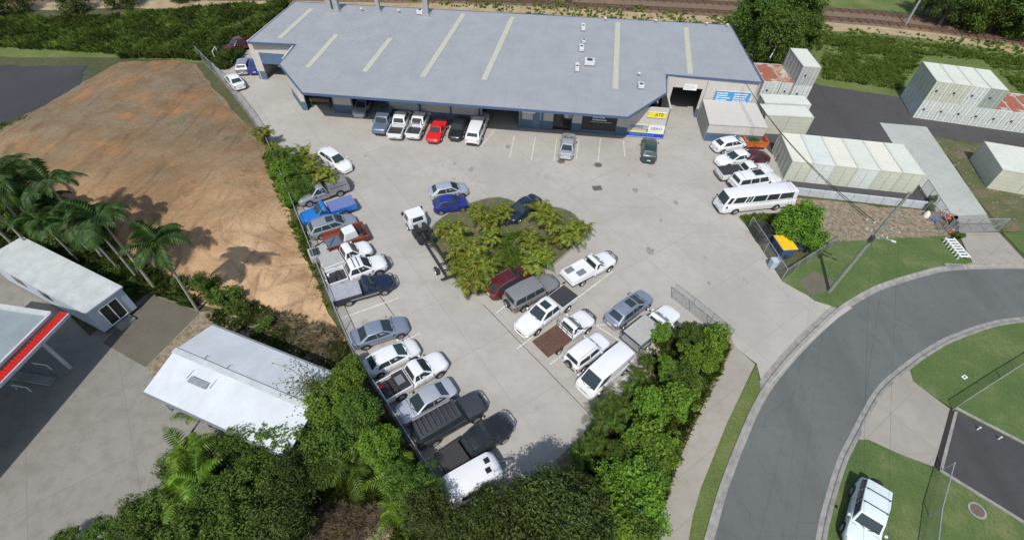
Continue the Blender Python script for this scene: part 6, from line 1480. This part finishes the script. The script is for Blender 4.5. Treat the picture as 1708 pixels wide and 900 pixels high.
# bush by the minibus
for i,(x,y,z,s) in enumerate([(1338,368,2.2,.8),(1352,395,1.8,.6),(1318,380,1.8,.6)]): tree('bright',x,y,z,['big round bright bush between minibus and power pole','lower lobe of bright bush toward the lawn','lower lobe of bright bush toward the bins'][i],'bush_tree','bright bushes by the minibus',s,.12)
tufts('grass_clump',GP([(1236,362),(1300,358),(1290,372),(1248,380)]),250,.4,'leaf_grass','green grass tufts between minibus and bin bay',6,5,.04,.25)
for i,(x,y) in enumerate([(1555,332),(1552,345),(1600,392)]): tree('shrub',x,y,.5,['orange green weed at the end of the container row','weed against the block wall end','weed beside the sliding gate'][i],'low_shrub','weeds by the container slab',.5,.03)
tree('brightshrub',1262,222,.8,'dark spiky shrub between annex and orange trailer','low_shrub',None,.6,.03)
tree('shrub',1305,262,.6,'scrubby weed in the gap between trailer and containers','low_shrub',None,.7,.03)
# big trees behind the workshop's right end
for i,(x,y,z,s) in enumerate([(1262,30,4.8,.95),(1318,28,5.2,1.1),(1295,66,4.2,.9),(1340,50,4.0,.75),(1282,2,5.5,1.0)]): tree('bigdark',x,y,z,'large dark green tree behind the workshop, '+['left one beside the roof corner','tallest in the middle','front one over the rusted containers','right one beside the tall container pair','rear one at the top of the frame'][i],'tree','big trees behind the workshop',s,.3)
p0=G(1284,97,2.6);  t=thing('dead_branch','bare white dead branch curving above the rusted containers','branch',(p0.x,p0.y,2.6),0); m=MB(); m.tube([(0,0,0),(.5,.7,.6),(1.1,1.6,1.6),(2.2,2.0,2.4)],[.09,.08,.06,.03],6); m.build('limb','white_roof',t,smooth=60)
for i,(x,y,s) in enumerate([(1590,4,.8),(1632,8,.95),(1675,14,1.0),(1712,22,1.0),(1650,-20,1.1),(1705,-8,1.1),(1560,-14,.8)]): tree('bigdark' if i%2 else 'dark',x,y,4,'dark tree beyond the railway, '+['first from the left','second from the left','third from the left','at the right frame edge','rear middle','rear right','rear left'][i],'tree','dark trees beyond the railway',s*(1 if i%2 else 1.5),.3)
for i,(x,y,s) in enumerate([(20,4,1),(120,2,1),(200,-6,1),(300,-14,1.0),(-40,20,1)]): tree('dark',x,y,1.5,'low dark bush beyond the sand track, '+['near the frame corner','beside the signal post','right of the signal post','furthest right','at the left frame edge'][i],'tree','dark bushes beyond the sand track',s,.15)
# tall grass / reeds as stuff
tufts('reeds',GP([(-40,38),(200,28),(340,14),(486,4),(462,32),(420,70),(385,62),(340,100),(300,96),(200,92),(150,88),(-40,78)]),2600,.8,'leaf_reed','tall dark green reeds behind the vacant block',7,11,.06,.7,.7)
tufts('reeds_bright',GP([(-40,36),(200,28),(340,14),(480,6),(440,50),(345,92),(200,90),(-40,76)]),2200,.75,'leaf_grass','brighter grass standing among the dark reeds',7,31,.055,.7,.7)
sheet('reed_bed',ragged(GP([(-80,40),(200,28),(340,14),(486,4),(462,32),(430,80),(345,106),(300,100),(150,96),(-80,90)]),.5,2,31),.0,'rough_grass')
tufts('reeds_front',GP([(180,98),(300,92),(345,92),(392,62),(415,80),(385,112),(372,118),(350,104),(300,98)]),700,1.1,'leaf_reed','weedy grass fringe at the head of the vacant block',6,12,.08,.5,.5)
tufts('tall_grass',GP([(1375,58),(1500,68),(1708,98),(1800,112),(1800,180),(1708,158),(1640,100),(1540,92),(1500,150),(1372,132)]),3600,.5,'leaf_grass','tall bright grass between the container yard and the railway',7,13,.045,.6,.7)
tufts('rail_grass',[(x,railA(x)+o) for x,o in ((-60,8),(160,8),(160,18),(-60,18))],3000,.4,'leaf_grass','rough grass beyond the far railway track',5,14,.12,.6,.5)
tufts('grove_undergrowth',GP([(-60,330),(60,345),(190,420),(300,480),(335,515),(250,488),(200,478),(50,403),(0,440),(-60,440)]),2600,.9,'leaf_reed','dark leafy undergrowth beneath the palm grove',8,25,.09,.6,.6)
tufts('garden_undergrowth',GP([(470,755),(560,740),(640,705),(700,800),(770,880),(700,960),(668,900),(650,832),(530,832),(500,900),(440,950),(300,920),(330,800)]),2600,.7,'leaf_reed','leafy undergrowth on the garden floor',8,15,.09,.5,.7)
tufts('leafy_groundcover',GP([(540,745),(600,735),(650,760),(655,825),(600,838),(530,800)]),1500,.8,'leaf_grass','strappy green ground cover above the straw patch',7,16,.05,.5,.7)
tufts('dead_straw',GP([(545,838),(640,833),(660,900),(640,960),(500,960),(522,880)]),700,.3,'leaf_straw','tangle of dead straw and twigs at the bottom edge',7,17,.03,.6,1.2)
tufts('bank_weeds',GP([(340,522),(430,510),(560,556),(600,610),(575,640),(480,600),(385,560)]),900,.35,'leaf_reed','weeds and litter on the bank above the carport',6,18,.04,.4,.8)
tufts('bank_straw',GP([(390,500),(560,550),(600,620),(480,585)]),900,.3,'leaf_straw','dry debris on the bank above the carport',6,19,.03,.4,1.2)
tufts('block_weeds',GP([(-20,220),(60,190),(120,210),(60,260),(-20,300)]),200,.35,'leaf_grass','sparse green weeds on the left of the vacant block',6,20,.05,.4,.8)
tufts('hedge_weeds',GP([(1215,580),(1205,612),(1150,725),(1120,800),(1105,850),(1100,800),(1140,700),(1190,600)]),500,.3,'leaf_grass','short weeds between the hedge and the footpath',6,21,.04,.3,.6)
tufts('hedge_undergrowth',[(a,b) for a,b in GP([(1100,560),(1200,550),(1215,580),(1180,640),(1120,760),(1085,900),(960,900),(960,760),(1000,705),(1060,640)])],2200,.55,'leaf_reed','dark leafy undergrowth beneath the footpath hedge',8,23,.07,.5,.7)
tufts('fence_weeds',GP([(440,262),(455,262),(493,345),(522,420),(560,520),(548,520),(505,420),(470,345)]),350,.5,'leaf_grass','weeds growing along the outside of the left fence',6,22,.05,.3,.6)
# scattered stones
m=MB(); rnd=random.Random(3); P=[GP([(1325,340),(1540,352),(1590,365),(1590,392),(1480,395),(1385,402),(1345,395)]),GP([(1560,235),(1900,290),(1900,370),(1672,380)]),GP([(345,515),(600,600),(600,640),(380,560)])]
for poly in P:
    xs=[p[0] for p in poly]; ys=[p[1] for p in poly]; k=0
    while k<260:
        x=rnd.uniform(min(xs),max(xs)); y=rnd.uniform(min(ys),max(ys))
        if inpoly(x,y,poly):
            k+=1; s=rnd.uniform(.05,.2); a=rnd.uniform(0,3); ca,sa=math.cos(a)*s,math.sin(a)*s
            m.add([(x+ca,y+sa,.0),(x-sa,y+ca,.0),(x-ca,y-sa,.0),(x+sa*.7,y-ca,.0),(x+ca*.3,y,.06+s*.7)],[(0,1,4),(1,2,4),(2,3,4),(3,0,4)])
o=m.build('rubble','mulch'); tag(o,'loose stones and chips over the bare beds',None,None,'stuff'); o['category']='rubble'

# ------------------------------------------------------------------ camera, sun, sky
cam=bpy.data.cameras.new('camera'); co=bpy.data.objects.new('camera',cam); C.objects.link(co); sc.camera=co
cam.sensor_width=36; cam.sensor_fit='HORIZONTAL'; cam.lens=F*36/1708; cam.clip_end=3000; cam.clip_start=.5
mt=Matrix((RT,UP,-FW)).transposed().to_4x4(); mt.translation=CAMP; co.matrix_world=mt
az,el=R(11),R(54)
d=Vector((math.sin(az)*math.cos(el),math.cos(az)*math.cos(el),-math.sin(el)))
su=bpy.data.lights.new('sun','SUN'); su.energy=3.9; su.angle=R(.53); su.color=(1,.965,.91)
so=bpy.data.objects.new('sun',su); C.objects.link(so); so.rotation_euler=d.to_track_quat('-Z','Y').to_euler(); so.location=(0,0,60)
w=bpy.data.worlds.new('World'); sc.world=w; w.use_nodes=True; nt=w.node_tree; bg=nt.nodes['Background']
sk=nt.nodes.new('ShaderNodeTexSky'); sk.sky_type='NISHITA'; sk.sun_disc=False; sk.sun_elevation=el; sk.sun_rotation=R(191); sk.altitude=50; sk.air_density=1.2; sk.dust_density=1.5
nt.links.new(sk.outputs[0],bg.inputs['Color']); bg.inputs['Strength'].default_value=.125
vs_=sc.view_settings; vs_.view_transform='Standard'; vs_.look='None'; vs_.exposure=0; vs_.gamma=1; vs_.use_curve_mapping=False
sc.cycles.max_bounces=6; sc.cycles.diffuse_bounces=3; sc.cycles.transparent_max_bounces=12; sc.cycles.use_denoising=True
